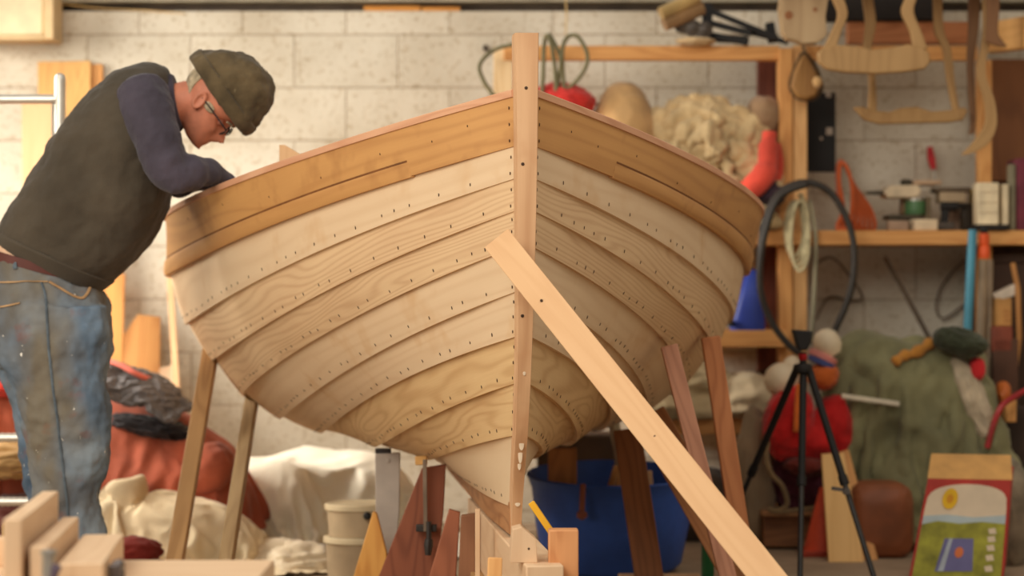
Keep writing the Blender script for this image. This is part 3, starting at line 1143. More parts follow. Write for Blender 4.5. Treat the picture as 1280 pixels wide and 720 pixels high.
# hair at nape and temple
tab = [(u, fr, bk, hw) for u, fr, bk, hw in HT if -.10 < u < .012]
hrr = head_rows(tab, 40, .0055)
hb5 = MB()
hb5.grid([[H(*p) for p in row[14:27]] for row in hrr])
hair = hb5.build('hair', HAIR, man)
md = hair.modifiers.new('thick', 'SOLIDIFY'); md.thickness = .008; md.offset = -1
tx = bpy.data.textures.new('hair_tufts', 'CLOUDS'); tx.noise_scale = .015
md = hair.modifiers.new('tufts', 'DISPLACE'); md.texture = tx; md.strength = .008; md.texture_coords = 'GLOBAL'
for sg in (-1, 1):
    hb6 = MB()
    hb6.blob(H(.022, -.045, sg * .072), (.012, .006, .02), 3, .12, (4, 4, 4), 3, rot=R(-35))
    hb6.build('sideburn', HAIR, hair)
# eyes, brows, glasses
for sg in (-1, 1):
    eb = MB()
    eb.blob(H(.074, -.046, sg * .032), (.011, .011, .011), 1, 0, (1, 1, 1), 3)
    eb.build('eye', plain('eyelid', (176, 112, 88), .5, .05, bmp=0), man)
    eb = MB()
    eb.tube([H(.100, -.026, sg * .016), H(.102, -.023, sg * .034), H(.088, -.028, sg * .052)], [.004, .005, .003], 8)
    eb.build('eyebrow', HAIR, man)
gm = plain('glasses_frame', (38, 34, 36), .35, .1, bmp=0)
gb_ = MB()
for sg in (-1, 1):
    gb_.tube([H(.110 - .006 * abs(math.sin(q)) - .008 * math.cos(q) * 0, -.050 + .019 * math.sin(q), sg * .034 + .025 * math.cos(q)) for q in (2 * math.pi * i / 20 for i in range(20))], .0022, 6, closed=True)
    gb_.tube([H(.107, -.044, sg * .058), H(.098, -.043, sg * .074), H(.03, -.043, sg * .080), H(-.012, -.046, sg * .081)], .0024, 6)
gb_.tube([H(.110, -.046, -.009), H(.116, -.043, 0), H(.110, -.046, .009)], .002, 6)
gl = gb_.build('glasses', gm, man)
# ------------------------------------------------------------------ left background
def board_lean(label, poly, D, lean, mat, name='board', group=None, cat='board'):
    """board whose top rests at distance D + lean and whose outline (photo pixels) runs to the floor"""
    b = MB()
    pts = [P(x, y, D + lean * t) if y < 900 else V((x - 640) / F * D, D, 0) for x, y, t in poly]
    b.prism(pts, (0, .024, 0))
    return tag(b.build(name, mat, bevel=.002), label, cat, group)


FL = 9999
RB = wood('ribbed_board', (222, 172, 104), (178, 126, 66), 9, .7, 14)
board_lean('ribbed golden board standing tallest against the wall behind the man', [(47, 77, 1), (113, 76, 1), (118, FL, 0), (52, FL, 0)], 9.85, .3, RB)
board_lean('narrow board just right of the ribbed golden board, mostly hidden by the man', [(112, 80, 1), (128, 80, 1), (134, FL, 0), (118, FL, 0)], 9.9, .27, DEAL2)
board_lean('wide waney-edged board left of the ribbed board, behind the aluminium ladder', [(27, 128, 1), (66, 124, 1), (72, FL, 0), (30, FL, 0)], 9.7, .4, DEAL)
board_lean('orange-brown board showing between the man and the stacked boards, below his vest', [(132, 346, 1), (156, 342, 1), (146, FL, 0), (118, FL, 0)], 9.6, .4, wood('board_orange', (214, 150, 80), (168, 106, 50), 5, .7, 7))
board_lean('short leaning board with a square top beside the man\'s hip', [(172, 393, 1), (200, 396, 1), (196, FL, 0), (146, FL, 0), (150, 425, .9)], 9.75, .35, DEAL2)
board_lean('pale plywood offcut standing low behind the grey jacket', [(172, 466, 1), (216, 456, 1), (236, FL, 0), (180, FL, 0)], 9.62, .4, DEAL3)
board_lean('thin tall lath leaning on the wall beside the hull', [(207, 330, 1), (215, 330, 1), (236, FL, 0), (228, FL, 0)], 9.6, .55, DEAL, 'lath', cat='lath')

# aluminium ladder / handrail
lad = thing('ladder', 'aluminium ladder with knurled rungs and a tubular top rail, left of the man', 'ladder', V(P(20, 0, 8.2).x, 8.2, 0))
LD = 8.2
def lp(px, py): return P(px, py, LD)
xr, xl = lp(75, 0).x, lp(-92, 0).x
b = MB(); b.tube(smooth_path([V(xr, LD, 0), V(xr, LD, .8), V(xr, LD, 1.6), V(xr, LD, lp(0, 99).z)], 4), .0195, 12); b.tube([V(xr, LD, lp(0, 99).z), V(xr, LD, lp(0, 94).z), V(xr, LD, lp(0, 91.5).z)], [.0195, .016, .006], 12); b.build('upright', ALU, lad)
b = MB(); b.tube([V(xl, LD, 0), V(xl, LD, lp(0, 95).z)], .0195, 12); b.build('upright', ALU, lad)
b = MB(); b.tube([V(xl, LD, lp(0, 124).z), V(xr - .01, LD, lp(0, 124).z)], .0165, 12); b.build('top_rail', ALU, lad)
b = MB(); b.tube([V(lp(66.5, 0).x, LD, .9), V(lp(66.5, 0).x, LD, lp(0, 128).z)], .0055, 8); b.build('stay', STEEL, lad)
for y in (458, 547, 627, 712):
    b = MB()
    n_ = 44
    pts = [V(xl + (xr - xl) * i / n_, LD, lp(0, y).z) for i in range(n_ + 1)]
    b.tube(pts, [.0145 + .0022 * (i % 2) for i in range(n_ + 1)], 10)
    b.build('rung', ALU, lad)

# heap of sails, jackets and covers
SAIL = cloth('tanned_sail', (160, 84, 62), .9, .2, 5)
o = drape('tanned_sail', (1.75, 1.15), 74, V(P(105, 0, 8.95).x, 8.95, .86), [(P(112, 580, 8.95), (.50, .24, .26)), (P(10, 545, 8.95), (.30, .22, .27)), (P(175, 630, 8.9), (.42, .28, .24)), (P(230, 595, 8.95), (.2, .18, .17))], 40, 4, .08, 4.0, mats=SAIL, tilt=R(8))
tag(o, 'big heap of folded rust-red sail beside the man\'s legs', 'sail')
o = drape('jacket', (.56, .36), 56, V(P(174, 0, 8.8).x, 8.8, .82), [(P(160, 510, 8.9), (.2, .17, .13)), (P(215, 555, 8.9), (.14, .14, .1)), (P(120, 500, 8.9), (.14, .16, .13))], 26, 5, .05, 5.0, bend=1.5, mats=cloth('jacket_grey', (100, 96, 96), .85, .2, 6), thick=.006)
tag(o, 'crumpled grey jacket thrown on top of the rust-red sail', 'jacket')
b = MB(); b.blob(P(262, 586, 8.72), (.075, .085, .095), 11, .14, (1.5, 1.5, 1.5), 4, rot=R(32)); b.tube([P(255, 575, 8.75), P(215, 560, 8.85)], [.07, .1], 16)
tag(b.build('sail_roll', SAIL, sharp=0), 'rounded end of a rust-red sail roll between the two left props', 'sail')
b = MB(); b.blob(P(190, 533, 8.78), (.13, .09, .035), 6, .35, (3, 3, 3), 5, rot=R(12))
tag(b.build('black_bag', cloth('black_cloth', (44, 40, 42), .7, .2), sharp=0), 'limp black bag tucked under the grey jacket', 'bag')
b = MB(); b.tube(smooth_path([P(130, 449, 8.85), P(150, 456, 8.8), P(172, 468, 8.78), P(196, 478, 8.85)], 5), .012, 8, flat=.5)
tag(b.build('webbing_strap', cloth('pink_red', (206, 108, 92)), sharp=0), 'pinkish red strap across the top of the grey jacket', 'strap')
b = MB(); b.blob(P(2, 480, 8.75), (.09, .08, .045), 21, .25, (3, 3, 3), 4, rot=R(8))
tag(b.build('red_jacket', cloth('bright_red', (198, 58, 46)), sharp=0), 'bright red cloth on the sail heap at the left picture edge', 'cloth')
CREAM = cloth('cream_canvas', (226, 206, 170), .9, .1, 4)
o = drape('canvas_cover', (1.15, 1.05), 72, V(P(205, 0, 8.5).x, 8.5, .72), [(P(210, 700, 8.5), (.24, .17, .22)), (P(155, 612, 8.5), (.07, .09, .10)), (P(255, 700, 8.55), (.2, .17, .2)), (P(150, 690, 8.5), (.16, .14, .2))], 40, 6, .10, 5.0, mats=CREAM, rz=.5)
tag(o, 'cream canvas cover slumped in folds in front of the rust-red sail', 'canvas')
b = MB(); b.blob(P(20, 660, 8.6), (.26, .18, .1), 36, .25, (3, 3, 3), 5, 0.0)
tag(b.build('folded_tarpaulin', cloth('dark_maroon', (92, 48, 40)), sharp=0), 'dark maroon cover lying low behind the bottom ladder rungs', 'tarpaulin')
b = MB(); b.blob(P(18, 575, 8.55), (.20, .12, .06), 37, .25, (3, 3, 3), 5)
tag(b.build('folded_canvas', cloth('ochre_canvas', (168, 132, 84)), sharp=0), 'ochre canvas fold between the two middle ladder rungs', 'canvas')
b = MB(); b.box(P(24, 690, 8.0), (.09, .12, .20)); b.box(V(P(24, 0, 8).x, 8.0, .05), (.16, .16, .1))
tag(b.build('yellow_crate', plain('mustard_plastic', (176, 128, 36), .5), bevel=.006), 'mustard yellow crate low at the left behind the bench', 'crate')
b = MB(); b.blob(P(165, 690, 8.1), (.09, .07, .045), 38, .25, (3, 3, 3), 4); b.blob(V(P(165, 0, 8.1).x, 8.1, .035), (.12, .1, .06), 39, .2, (3, 3, 3), 4, 0.0)
tag(b.build('red_rag', cloth('rag_red', (140, 52, 44)), sharp=0), 'dark red rag at the man\'s feet behind the flat block', 'rag')
WHITE = cloth('white_sheeting', (244, 236, 216), .75, .05, 3)
o = drape('white_sheeting', (1.7, 1.25), 76, V(P(375, 0, 9.3).x, 9.35, .80), [(P(380, 680, 9.4), (.36, .24, .30)), (P(390, 610, 9.5), (.24, .18, .15)), (P(295, 645, 9.35), (.24, .2, .22)), (P(345, 630, 9.15), (.14, .1, .16)), (P(450, 630, 9.45), (.2, .2, .20))], 40, 8, .09, 4.5, mats=WHITE)
tag(o, 'large heap of creamy white sheeting against the wall under the hull', 'sheeting')
b = MB()
b.blob(P(330, 706, 8.6), (.2, .16, .09), 47, .2, (2, 2, 3), 5, 0.0)
b.blob(P(375, 716, 8.5), (.16, .14, .10), 48, .2, (2, 2, 3), 5, 0.0)
o = b.build('plastic_sheet', cloth('clear_plastic', (222, 204, 174), .4, .08, 6), sharp=0)
tag(o, 'crinkled translucent-looking plastic sheet in front of the white heap', 'sheet')

# stacked plastic tubs
def tub(D, px, z0, z1, r_, label, c, lid):
    t = thing('paint_tub', label, 'tub', V(P(px, 0, D).x, D, z0), 'plastic tubs stacked under the hull')
    o = t.location
    b = MB(); b.lathe([(r_ * .9, 0), (r_ * .93, (z1 - z0) * .4), (r_ * .97, z1 - z0 - .012)], o, n=32); b.build('body', plain(c[0], c[1], .45, .06), t, sharp=50)
    b = MB()
    if lid:
        b.lathe([(r_ * .98, z1 - z0 - .022), (r_ * 1.03, z1 - z0 - .02), (r_ * 1.03, z1 - z0 - .004), (r_ * .98, z1 - z0), (r_ * .9, z1 - z0 - .004), (.002, z1 - z0 - .004)], o, n=32)
    else:
        b.lathe([(r_ * .98, z1 - z0 - .018), (r_ * 1.03, z1 - z0 - .016), (r_ * 1.03, z1 - z0 - .004), (r_ * .98, z1 - z0)], o, n=32)
    b.build('lid', plain('tub_lid', (214, 196, 160), .5, .06), t, sharp=40)
    return t
tub(8.25, 450, .0, .150, .122, 'lowest of the greyish tubs under the hull, next to the orange wedge', ('tub_grey', (168, 146, 116)), 1)
tub(8.25, 450, .150, .262, .118, 'greyish tub stacked on another tub left of the grey painted board', ('tub_grey2', (186, 164, 132)), 1)
b = MB(); b.lathe([(.012, -.01), (.014, .0), (.008, .01)], P(459, 645, 8.12), V(0, -1, 0).to_track_quat('Z', 'Y').to_matrix(), 12)
b.tube([P(459, 645, 8.125), P(459, 645, 8.15)], .006)
tag(b.build('rubber_bung', BLACK), 'small black rubber bung on the front of the upper tub', 'bung')

# cream box high on the wall
cb_ = thing('wall_box', 'cream painted box fixed high on the wall at the left', 'box', P(20, 45, 10.1))
b = MB(); b.box(V((P(-40, 0, 10).x + P(55, 0, 10).x) / 2, 10.1, 2.215), (P(55, 0, 10).x - P(-40, 0, 10).x, .19, .33)); b.build('housing', plain('cream_gloss', (228, 208, 168), .4, .06), cb_, bevel=.012)
b = MB(); b.box(V(P(60.5, 0, 9.98).x, 10.09, 2.22), (.038, .21, .37)); b.build('end_board', plain('cream_edge', (206, 178, 134), .6, .08), cb_, bevel=.003)
b = MB(); b.box(V((P(-40, 0, 10).x + P(55, 0, 10).x) / 2, 10.095, 2.042), (P(55, 0, 10).x - P(-40, 0, 10).x, .2, .016)); b.build('bottom_board', plain('cream_edge', (206, 178, 134), .6, .08), cb_, bevel=.003)
# offcuts on the wall head
ZW = ZT
b = MB(); b.box(V(P(490, 0, WY).x, WY + .035, ZW + .012), (.24, .06, .024)); tag(b.build('batten_offcut', wood('amber', (214, 148, 66), (176, 110, 42), 5, .6, 8), bevel=.002), 'longer amber batten offcut lying on the wall head', 'offcut')
b = MB(); b.box(V(P(551, 0, WY).x, WY + .035, ZW + .010), (.165, .05, .020)); tag(b.build('batten_offcut', wood('amber', (214, 148, 66), (176, 110, 42), 5, .6, 8), bevel=.002), 'shorter amber offcut on the wall head, nearest the stem', 'offcut')
tw = MB(); tw.tube(smooth_path([V(P(72, 4, WY).x, WY - .01, P(72, 4, WY).z), P(120, 10, WY - .012), P(180, 13, WY - .012), P(230, 17, WY - .006)], 5), .0022, 5)
tag(tw.build('twine', cloth('straw_twine', (214, 180, 120))), 'loose straw-coloured twine trailing along the top of the wall', 'twine')
tw = MB(); tw.tube(smooth_path([P(707, -6, WY - .2), P(708, 20, WY - .22), P(707, 44, WY - .24)], 5), .003, 5)
tag(tw.build('hanging_string', cloth('straw_twine', (214, 180, 120))), 'thin string hanging down to the grey-green hose', 'string')
b = MB(); b.tube([V(P(608, 0, WY).x, WY + .02, P(0, 61, WY).z), V(P(607, 0, WY).x, WY - .05, P(0, 61, WY).z)], .013, 10)
tag(b.build('wall_bolt', plain('old_iron', (70, 58, 42), .6)), 'short iron pin sticking out of the wall left of the stem', 'bolt')

# ------------------------------------------------------------------ bench in the foreground
BZ = .462
bench = thing('trestle_bench', 'low pale wooden bench top in the left foreground', 'bench', V(-1.05, 4.42, 0))
b = MB(); b.box((-1.065, 4.43, BZ - .025), (1.19, .64, .05)); b.build('top', DEAL3, bench, bevel=.004)
for x in (-1.55, -.57):
    for y in (4.17, 4.68):
        b = MB(); b.beam(V(x, y, 0), V(x, y, BZ - .05), .06, .06); b.build('leg', DEAL3, bench, bevel=.003)
def plank_on_bench(label, a, c, w, h):
    b = MB()
    b.beam(V(a[0], a[1], BZ + h / 2), V(c[0], c[1], BZ + h / 2), w, h)
    return tag(b.build('plank', DEAL3, bevel=.003), label, 'plank')
plank_on_bench('tall plank on edge on the foreground bench', (-.866, 4.16), (-.912, 4.74), .032, .137)
plank_on_bench('lower plank on edge beside the tall one on the bench', (-.824, 4.18), (-.868, 4.72), .032, .088)
plank_on_bench('flat squared block at the right of the planks on the bench', (-.755, 4.2), (-.80, 4.7), .078, .056)
b = MB(); b.box((-1.0, 4.66, BZ + .027), (.09, .05, .054)); tag(b.build('offcut', DEAL3, bevel=.003), 'squared offcut on the bench at the left picture edge', 'offcut')
sc = thing('screw_clamp', 'small bright screw clamp lying against the near plank ends on the bench', 'clamp', V(-.80, 4.15, BZ))
b = MB(); b.tube([P(60, 722, 4.13), P(61, 694, 4.13)], .012, 12); b.lathe([(.004, 0), (.015, .001), (.015, .008), (.006, .010)], P(61, 694, 4.13), n=14); b.build('screw', STEEL, sc)
b = MB(); b.beam(P(63, 724, 4.13), P(72, 706, 4.13), .016, .02, (0, -1, 0)); b.build('frame', plain('dark_violet_metal', (92, 78, 92), .5), sc, bevel=.003)
b = MB(); b.box(P(146, 714, 4.3), (.022, .05, .03)); b.tube([P(142, 706, 4.3), P(154, 703, 4.3)], .008); b.tube([P(148, 725, 4.3), P(148, 712, 4.3)], .012)
tag(b.build('latch', plain('gunmetal', (96, 88, 86), .4, .1, metal=.5), bevel=.003), 'dark metal latch at the right end of the flat block', 'latch')

# ------------------------------------------------------------------ blue tub beyond the stem
TD = 8.48
tx0 = P(765, 0, TD).x
bt_ = thing('blue_tub', 'large blue flexible tub full of offcuts under the hull', 'tub', V(tx0, TD, 0))
BLUE = plain('blue_rubber', (48, 84, 164), .55, .12, 6)
b = MB()
prof_ = [(.225, .0), (.245, .02), (.27, .15), (.284, .28), (.296, .315), (.304, .328), (.296, .334), (.280, .31), (.262, .15), (.232, .03), (.002, .028)]
b.lathe(prof_, V(tx0, TD, 0), n=44)
b.build('body', BLUE, bt_, sharp=60)
for sx in (-.16,):
    b = MB()
    x = P(727, 0, 8.2).x
    b.tube(smooth_path([V(x + .004, 8.20, .335), V(x + .002, 8.182, .30), V(x, 8.178, .25)], 4), .010, 8)
    b.lathe([(.004, -.018), (.018, -.008), (.018, .008), (.004, .018)], V(x, 8.178, .235), n=12)
    b.build('rope_handle', cloth('brown_rope', (140, 84, 66)), bt_)
bt_.rotation_euler = (R(4.5), 0, 0); bt_.location.z = .018
def in_tub(label, a, c, w, h, mat, name='offcut', up=None):
    b = MB(); b.beam(a, c, w, h, up); return tag(b.build(name, mat, bevel=.002), label, 'offcut')
in_tub('thick brown timber block standing in the blue tub', V(P(703, 0, 8.36).x, 8.36, .04), P(703, 560, 8.36), .10, .06, wood('block_brown', (186, 124, 66), (140, 86, 42), 5, .7, 8), 'offcut', (0, -1, 0))
in_tub('light lath sticking out of the blue tub, left of the dark post', V(P(742, 0, 8.4).x, 8.4, .1), P(771, 582, 8.42), .022, .02, DEAL2, 'lath', (0, -1, 0))
in_tub('second light lath in the blue tub beside the first', V(P(756, 0, 8.34).x, 8.34, .1), P(778, 588, 8.36), .024, .02, DEAL2, 'lath', (0, -1, 0))
in_tub('pale offcut in the blue tub right of the dark post', V(P(812, 0, 8.42).x, 8.42, .1), P(806, 589, 8.42), .05, .03, DEAL, 'offcut', (0, -1, 0))
b = MB(); b.tube(smooth_path([V(P(772, 0, 8.6).x, 8.6, .06), P(775, 580, 8.6), P(770, 545, 8.6), P(766, 520, 8.6)], 5), .021, 12)
tag(b.build('white_pipe', plain('ivory_pipe', (222, 206, 172), .5)), 'ivory plastic pipe standing up from the blue tub', 'pipe')
b = MB(); b.box(V(P(824, 0, 8.0).x, 8.0, .022), (.27, .09, .044)); tag(b.build('floor_board', DEAL, bevel=.003), 'pale board lying on the floor in front of the blue tub', 'board')
gt = thing('green_bottle', 'green bottle with a black neck behind the diagonal plank', 'bottle', V(P(889, 0, 7.9).x, 7.9, 0))
b = MB(); b.lathe([(.03, 0), (.032, .01), (.032, .20), (.012, .26), (.010, .27)], gt.location, n=18); b.build('body', plain('green_plastic', (40, 122, 72), .4), gt)
b = MB(); b.lathe([(.013, .27), (.013, .30), (.006, .305)], gt.location, n=14); b.build('cap', BLACK, gt)
b = MB(); b.lathe([(.035, 0), (.036, .01), (.036, .13), (.02, .16), (.02, .18), (.002, .18)], V(P(906, 0, 7.8).x, 7.8, 0), n=18)
tag(b.build('white_bottle', plain('white_plastic', (222, 206, 184), .4)), 'small white bottle on the floor right of the green one', 'bottle')
# ------------------------------------------------------------------ timber rack along the back wall
RD = 9.7
def X(px, D=RD): return (px - 640) / F * D
def Z(py, D=RD): return CH + (360 - py) / F * D
rack = thing('timber_rack', 'open rack of orange pine posts, rails and shelves along the back wall', 'rack', V(X(985), RD, 0))
def rbox(name, x0, x1, y0, y1, D0, D1, mat, b=None, floor=False):
    bb = MB()
    z0 = 0.0 if floor else Z(y1, D0)
    z1 = Z(y0, D0)
    bb.box(V((X(x0, D0) + X(x1, D0)) / 2, (D0 + D1) / 2, (z0 + z1) / 2), (abs(X(x1, D0) - X(x0, D0)), D1 - D0, z1 - z0))
    return bb.build(name, mat, rack, bevel=.003)
rbox('post', 974, 991, 60, 0, RD, RD + .10, DEAL2, floor=True)
rbox('post', 992, 1009, 57, 0, RD + .012, RD + .11, wood('shelf_pine_pale', (232, 184, 124), (200, 144, 84), 4, .6, 8), floor=True)
rbox('post', 617, 641, 58, 0, RD + .03, RD + .09, wood('shelf_pine_white', (234, 206, 160), (206, 168, 116), 4, .6, 8), floor=True)
rbox('rail', 630, 974, 57, 75, RD + .02, RD + .08, DEAL2)
rbox('rail', 1009, 1222, 57, 75, RD + .02, RD + .08, DEAL2)
rbox('rail', 1060, 1222, 27, 54, RD + .25, RD + .33, REDW)
rbox('post', 948, 971, 60, 0, 10.06, 10.14, wood('post_darkred', (120, 62, 42), (84, 40, 28), 4, .7, 8), floor=True)
rbox('post', 1224, 1240, 75, 0, RD + .02, RD + .10, DEAL2, floor=True)
rbox('side_panel', 1238, 1330, 74, 226, 10.08, 10.12, wood('panel_brown', (132, 84, 48), (98, 58, 32), 3, .6, 6))
rbox('post', 1241, 1330, 226, 0, 10.1, 10.18, wood('post_umber', (96, 62, 38), (70, 42, 26), 3, .6, 6), floor=True)
rbox('shelf', 610, 1330, 288, 306, RD - .06, 10.16, DEAL2)
rbox('shelf', 840, 986, 413, 434, RD - .06, 10.16, DEAL2)
rbox('shelf', 800, 968, 524, 543, RD - .06, 10.16, DEAL2)
S1 = Z(288, RD - .06)       # top of the long shelf
S2 = Z(413, RD - .06)
S3 = Z(524, RD - .06)
# end of a roof timber coming forward at the right
b = MB(); b.beam(P(1290, 40, 9.5), P(1238, 48, 10.1), .07, .125)
structure(b.build('trim_3', wood('roof_pine', (236, 184, 116), (206, 148, 78), 4, .6, 8), bevel=.003))
# purlin overhead from which the wooden frames hang
b = MB(); b.beam(V(X(930, 9.3), 9.3, 2.25), V(X(1400, 9.3), 9.3, 2.25), .40, .1)
structure(b.build('trim_4', DARKW, bevel=.003))
b = MB(); b.box(V(X(1105, 9.9), 9.98, 2.178), (.50, .10, .14))
tag(b.build('black_case', plain('matt_black', (34, 28, 24), .8), bevel=.006), 'black box up on the beam behind the hanging yokes', 'case')

# cloth bundles on the long shelf
b = MB(); b.blob(V(X(779, 9.75), 9.78, S1 + .30), (.135, .2, .30), 51, .035, (2, 2, 3), 5, S1, sq=.85)
tag(b.build('sack', cloth('tan_sack', (190, 152, 104), .85, .14, 5), sharp=0), 'rounded tan sack on the shelf just right of the stem', 'sack')
CANV = cloth('cream_sailcloth', (204, 178, 134), .9, .16, 6)
rb_ = random.Random(11)
bod = [(P(px, py, 9.8), (rx, .13, rz)) for px, py, rx, rz in ((838, 165, .10, .09), (880, 152, .10, .09), (925, 175, .10, .1), (875, 205, .18, .1), (860, 240, .2, .13), (930, 245, .12, .15), (820, 235, .1, .14))]
o = drape('sail_bundle', (.98, .78), 84, V(X(866, 9.8), 9.72, S1 + .70), bod, 34, 3, .15, 8.0, ground=S1, mats=CANV, thick=.006, bend=.2, wally=10.18)
tx = bpy.data.textures.new('crumples', 'CLOUDS'); tx.noise_type = 'HARD_NOISE'; tx.noise_scale = .15; tx.noise_depth = 1
md = o.modifiers.new('crumples', 'DISPLACE'); md.texture = tx; md.texture_coords = 'GLOBAL'; md.strength = -.085; md.mid_level = .3
tag(o, 'crumpled cream sailcloth bundle heaped on the shelf behind the boat', 'sail')
b = MB(); b.blob(P(955, 147, 9.82), (.075, .14, .085), 71, .12, (2, 2, 2), 4)
tag(b.build('blanket_roll', cloth('taupe_blanket', (164, 132, 100)), sharp=0), 'taupe rolled blanket on top of the sailcloth, beside the rack post', 'blanket')
RED1 = cloth('coral_red', (222, 82, 64), .8, .14, 6)
b = MB(); b.tube(smooth_path([P(962, 166, 9.62), P(960, 190, 9.6), P(958, 212, 9.58), P(945, 230, 9.56), P(925, 245, 9.58)], 6), [.03] * 4 + [.04] * 8 + [.05] * 8 + [.045] * 5, 14)
b.tube(smooth_path([P(968, 180, 9.66), P(972, 205, 9.66), P(968, 228, 9.66)], 5), .026, 12)
tag(b.build('lifejacket', RED1, sharp=0), 'coral red lifejacket slumped between the sailcloth and the rack post', 'lifejacket')
b = MB(); b.blob(P(958, 243, 9.66), (.075, .08, .05), 73, .2, (3, 3, 3), 4)
tag(b.build('dark_bag', cloth('dark_blueblack', (62, 48, 58)), sharp=0), 'dark bag under the coral red lifejacket', 'bag')
b = MB(); b.blob(P(706, 126, 9.7), (.125, .12, .065), 75, .16, (2, 2, 2.5), 5, rot=R(8)); b.box(V(X(706, 9.7), 9.75, (S1 + 1.70) / 2), (.2, .14, 1.70 - S1))
tag(b.build('red_bag', cloth('crimson_bag', (196, 52, 46), .7, .2, 6), sharp=0), 'crimson bag behind the stem, with the grey-green hose lying over it', 'bag')
# hose over the rail
b = MB()
HS = cloth('grey_green_hose', (112, 106, 76), .6, .1, 8)
for pth in ([(665, 54), (640, 56), (617, 63), (600, 80), (603, 98), (616, 118), (635, 140)],
            [(676, 130), (679, 95), (680, 60), (684, 44), (690, 60), (694, 90), (695, 130)],
            [(686, 42), (694, 56), (701, 75), (698, 100), (695, 128)],
            [(707, 130), (704, 95), (703, 62), (710, 46), (722, 46), (733, 64), (733, 82), (720, 102), (706, 112)]):
    b.tube(smooth_path([P(x, y, 9.6 + .02 * math.sin(x)) for x, y in pth], 7), .0085, 8)
tag(b.build('hose_coil', HS, sharp=0), 'grey-green hose looped over the top rail behind the stem', 'hose')

# black folding carrier with beige rolls on the top rail
ft = thing('bicycle_carrier', 'black folding metal carrier lying on the top rail of the rack', 'carrier', P(900, 57, 9.75))
b = MB()
for a, c, w in (((874, 8), (972, 48), .022), ((880, 27), (940, 42), .024), ((962, 30), (966, 52), .028), ((884, 6), (884, 40), .03), ((936, 40), (985, 53), .02), ((846, 36), (935, 53), .026), ((895, 48), (935, 50), .03)):
    b.beam(P(*a, 9.74), P(*c, 9.70), w * 1.35, w)
b.build('bars', BLACK, ft, bevel=.003)
for x, y, r_ in ((852, 32, .028), (866, 35, .034), (881, 37, .032), (876, 48, .026)):
    b = MB(); b.lathe([(.004, -.03), (r_, -.026), (r_, .01), (r_ * .6, .014), (.006, .02)], P(x, y, 9.66), V(0, -1, 0).to_track_quat('Z', 'Y').to_matrix(), 16)
    b.build('wheel', plain('scuffed_black', (70, 62, 54), .45, .3, 30), ft, sharp=40)
b = MB(); b.blob(P(870, 52, 9.7), (.07, .08, .018), 78, .2, (3, 3, 3), 4)
tag(b.build('rag', cloth('beige_rag', (196, 170, 130)), sharp=0), 'beige rag under the wheels of the black folding carrier', 'rag')
BEI = cloth('beige_roll', (168, 140, 90), .9, .15, 8)
b = MB(); b.tube([P(826, 17, 9.6), P(850, 7, 9.62), P(872, -4, 9.64)], [.027, .029, .028], 14)
tag(b.build('fabric_roll', BEI), 'upper beige fabric roll at the left end of the black carrier', 'roll')
b = MB(); b.tube([P(830, 30, 9.62), P(855, 19, 9.64), P(878, 10, 9.66)], [.03, .032, .03], 14)
tag(b.build('fabric_roll', cloth('brown_roll', (138, 108, 74), .9, .15, 8)), 'lower browner fabric roll beside the black carrier', 'roll')

# hanging wooden things
PALE = wood('old_ash', (176, 140, 92), (140, 104, 62), 4, .5, 7)
HD = 9.3
b = MB()
pts = [(981, -30), (975, 8), (979, 40), (985, 48), (996, 50), (1003, 54), (1022, 53), (1034, 44), (1032, 20), (1036, -5), (1033, -30)]
b.prism([P(x, y, HD) for x, y in pts], (0, .10, 0))
for x, y, r_ in ((986, 19, .018), (1019, 12, .010)):
    b.lathe([(r_, -.001), (r_ * .8, .002), (.002, .0015)], P(x, y, HD), V(0, -1, 0).to_track_quat('Z', 'Y').to_matrix(), 14, 1)
tag(b.build('wooden_block', [wood('weathered_block', (190, 164, 126), (150, 120, 84), 2.5, .6, 5, blotch=(150, 104, 62)), DARKW], bevel=.012), 'weathered wooden block with two dark holes hanging above the rack post', 'block')
pb = thing('pulley_block', 'teardrop wooden pulley hanging on the rack post', 'pulley', P(1007, 125, 9.6))
b = MB()
sh = [(1006, 66), (1014, 76), (1022, 92), (1026, 108), (1020, 120), (1008, 125), (996, 121), (989, 108), (992, 92), (999, 76)]
b.prism([P(x, y, 9.58) for x, y in sh], (0, .07, 0)); b.build('shell', wood('pulley_wood', (156, 114, 62), (118, 80, 40), 4, .6, 7), pb, bevel=.012)
b = MB(); b.tube(smooth_path([P(x + (1.5 if x > 1007 else -1.5), y, 9.615) for x, y in sh], 4, True), .007, 8, closed=True); b.tube([P(1006, 66, 9.615), P(1003, 54, 9.66)], .006); b.build('rope_strop', cloth('dark_rope', (84, 64, 42)), pb)
b = MB(); b.blob(P(1022, 103, 9.56), (.018, .02, .022), 80, .15, (2, 2, 2), 3); b.build('knot', cloth('rope_tan', (184, 148, 100)), pb)

def yoke(label, D, bar, arms, th, wm):
    t = thing('wooden_yoke', label, 'yoke', P(bar[0][0], bar[0][1], D))
    b = MB(); b.prism([P(x, y, D) for x, y in bar], (0, th, 0)); b.build('curved_bar', wm, t, bevel=.006)
    for a in arms:
        b = MB()
        pts = smooth_path([V(x, y, w) for x, y, w in a], 5)
        rows = []
        for p in pts:
            c = P(p.x, p.y, D + th / 2)
            w = p.z / F * D / 2
            rows.append([c + V(-w, -th * .42, 0), c + V(w, -th * .42, 0), c + V(w, th * .42, 0), c + V(-w, th * .42, 0)])
        b.grid(rows, True, caps=True); b.build('arm', wm, t, bevel=.004)
    return t
bar1 = [(1022, 66), (1028, 60), (1045, 56), (1068, 57), (1090, 62), (1112, 60), (1135, 55), (1152, 58), (1162, 66), (1163, 78), (1156, 86), (1130, 90), (1092, 92), (1055, 90), (1034, 86), (1024, 78)]
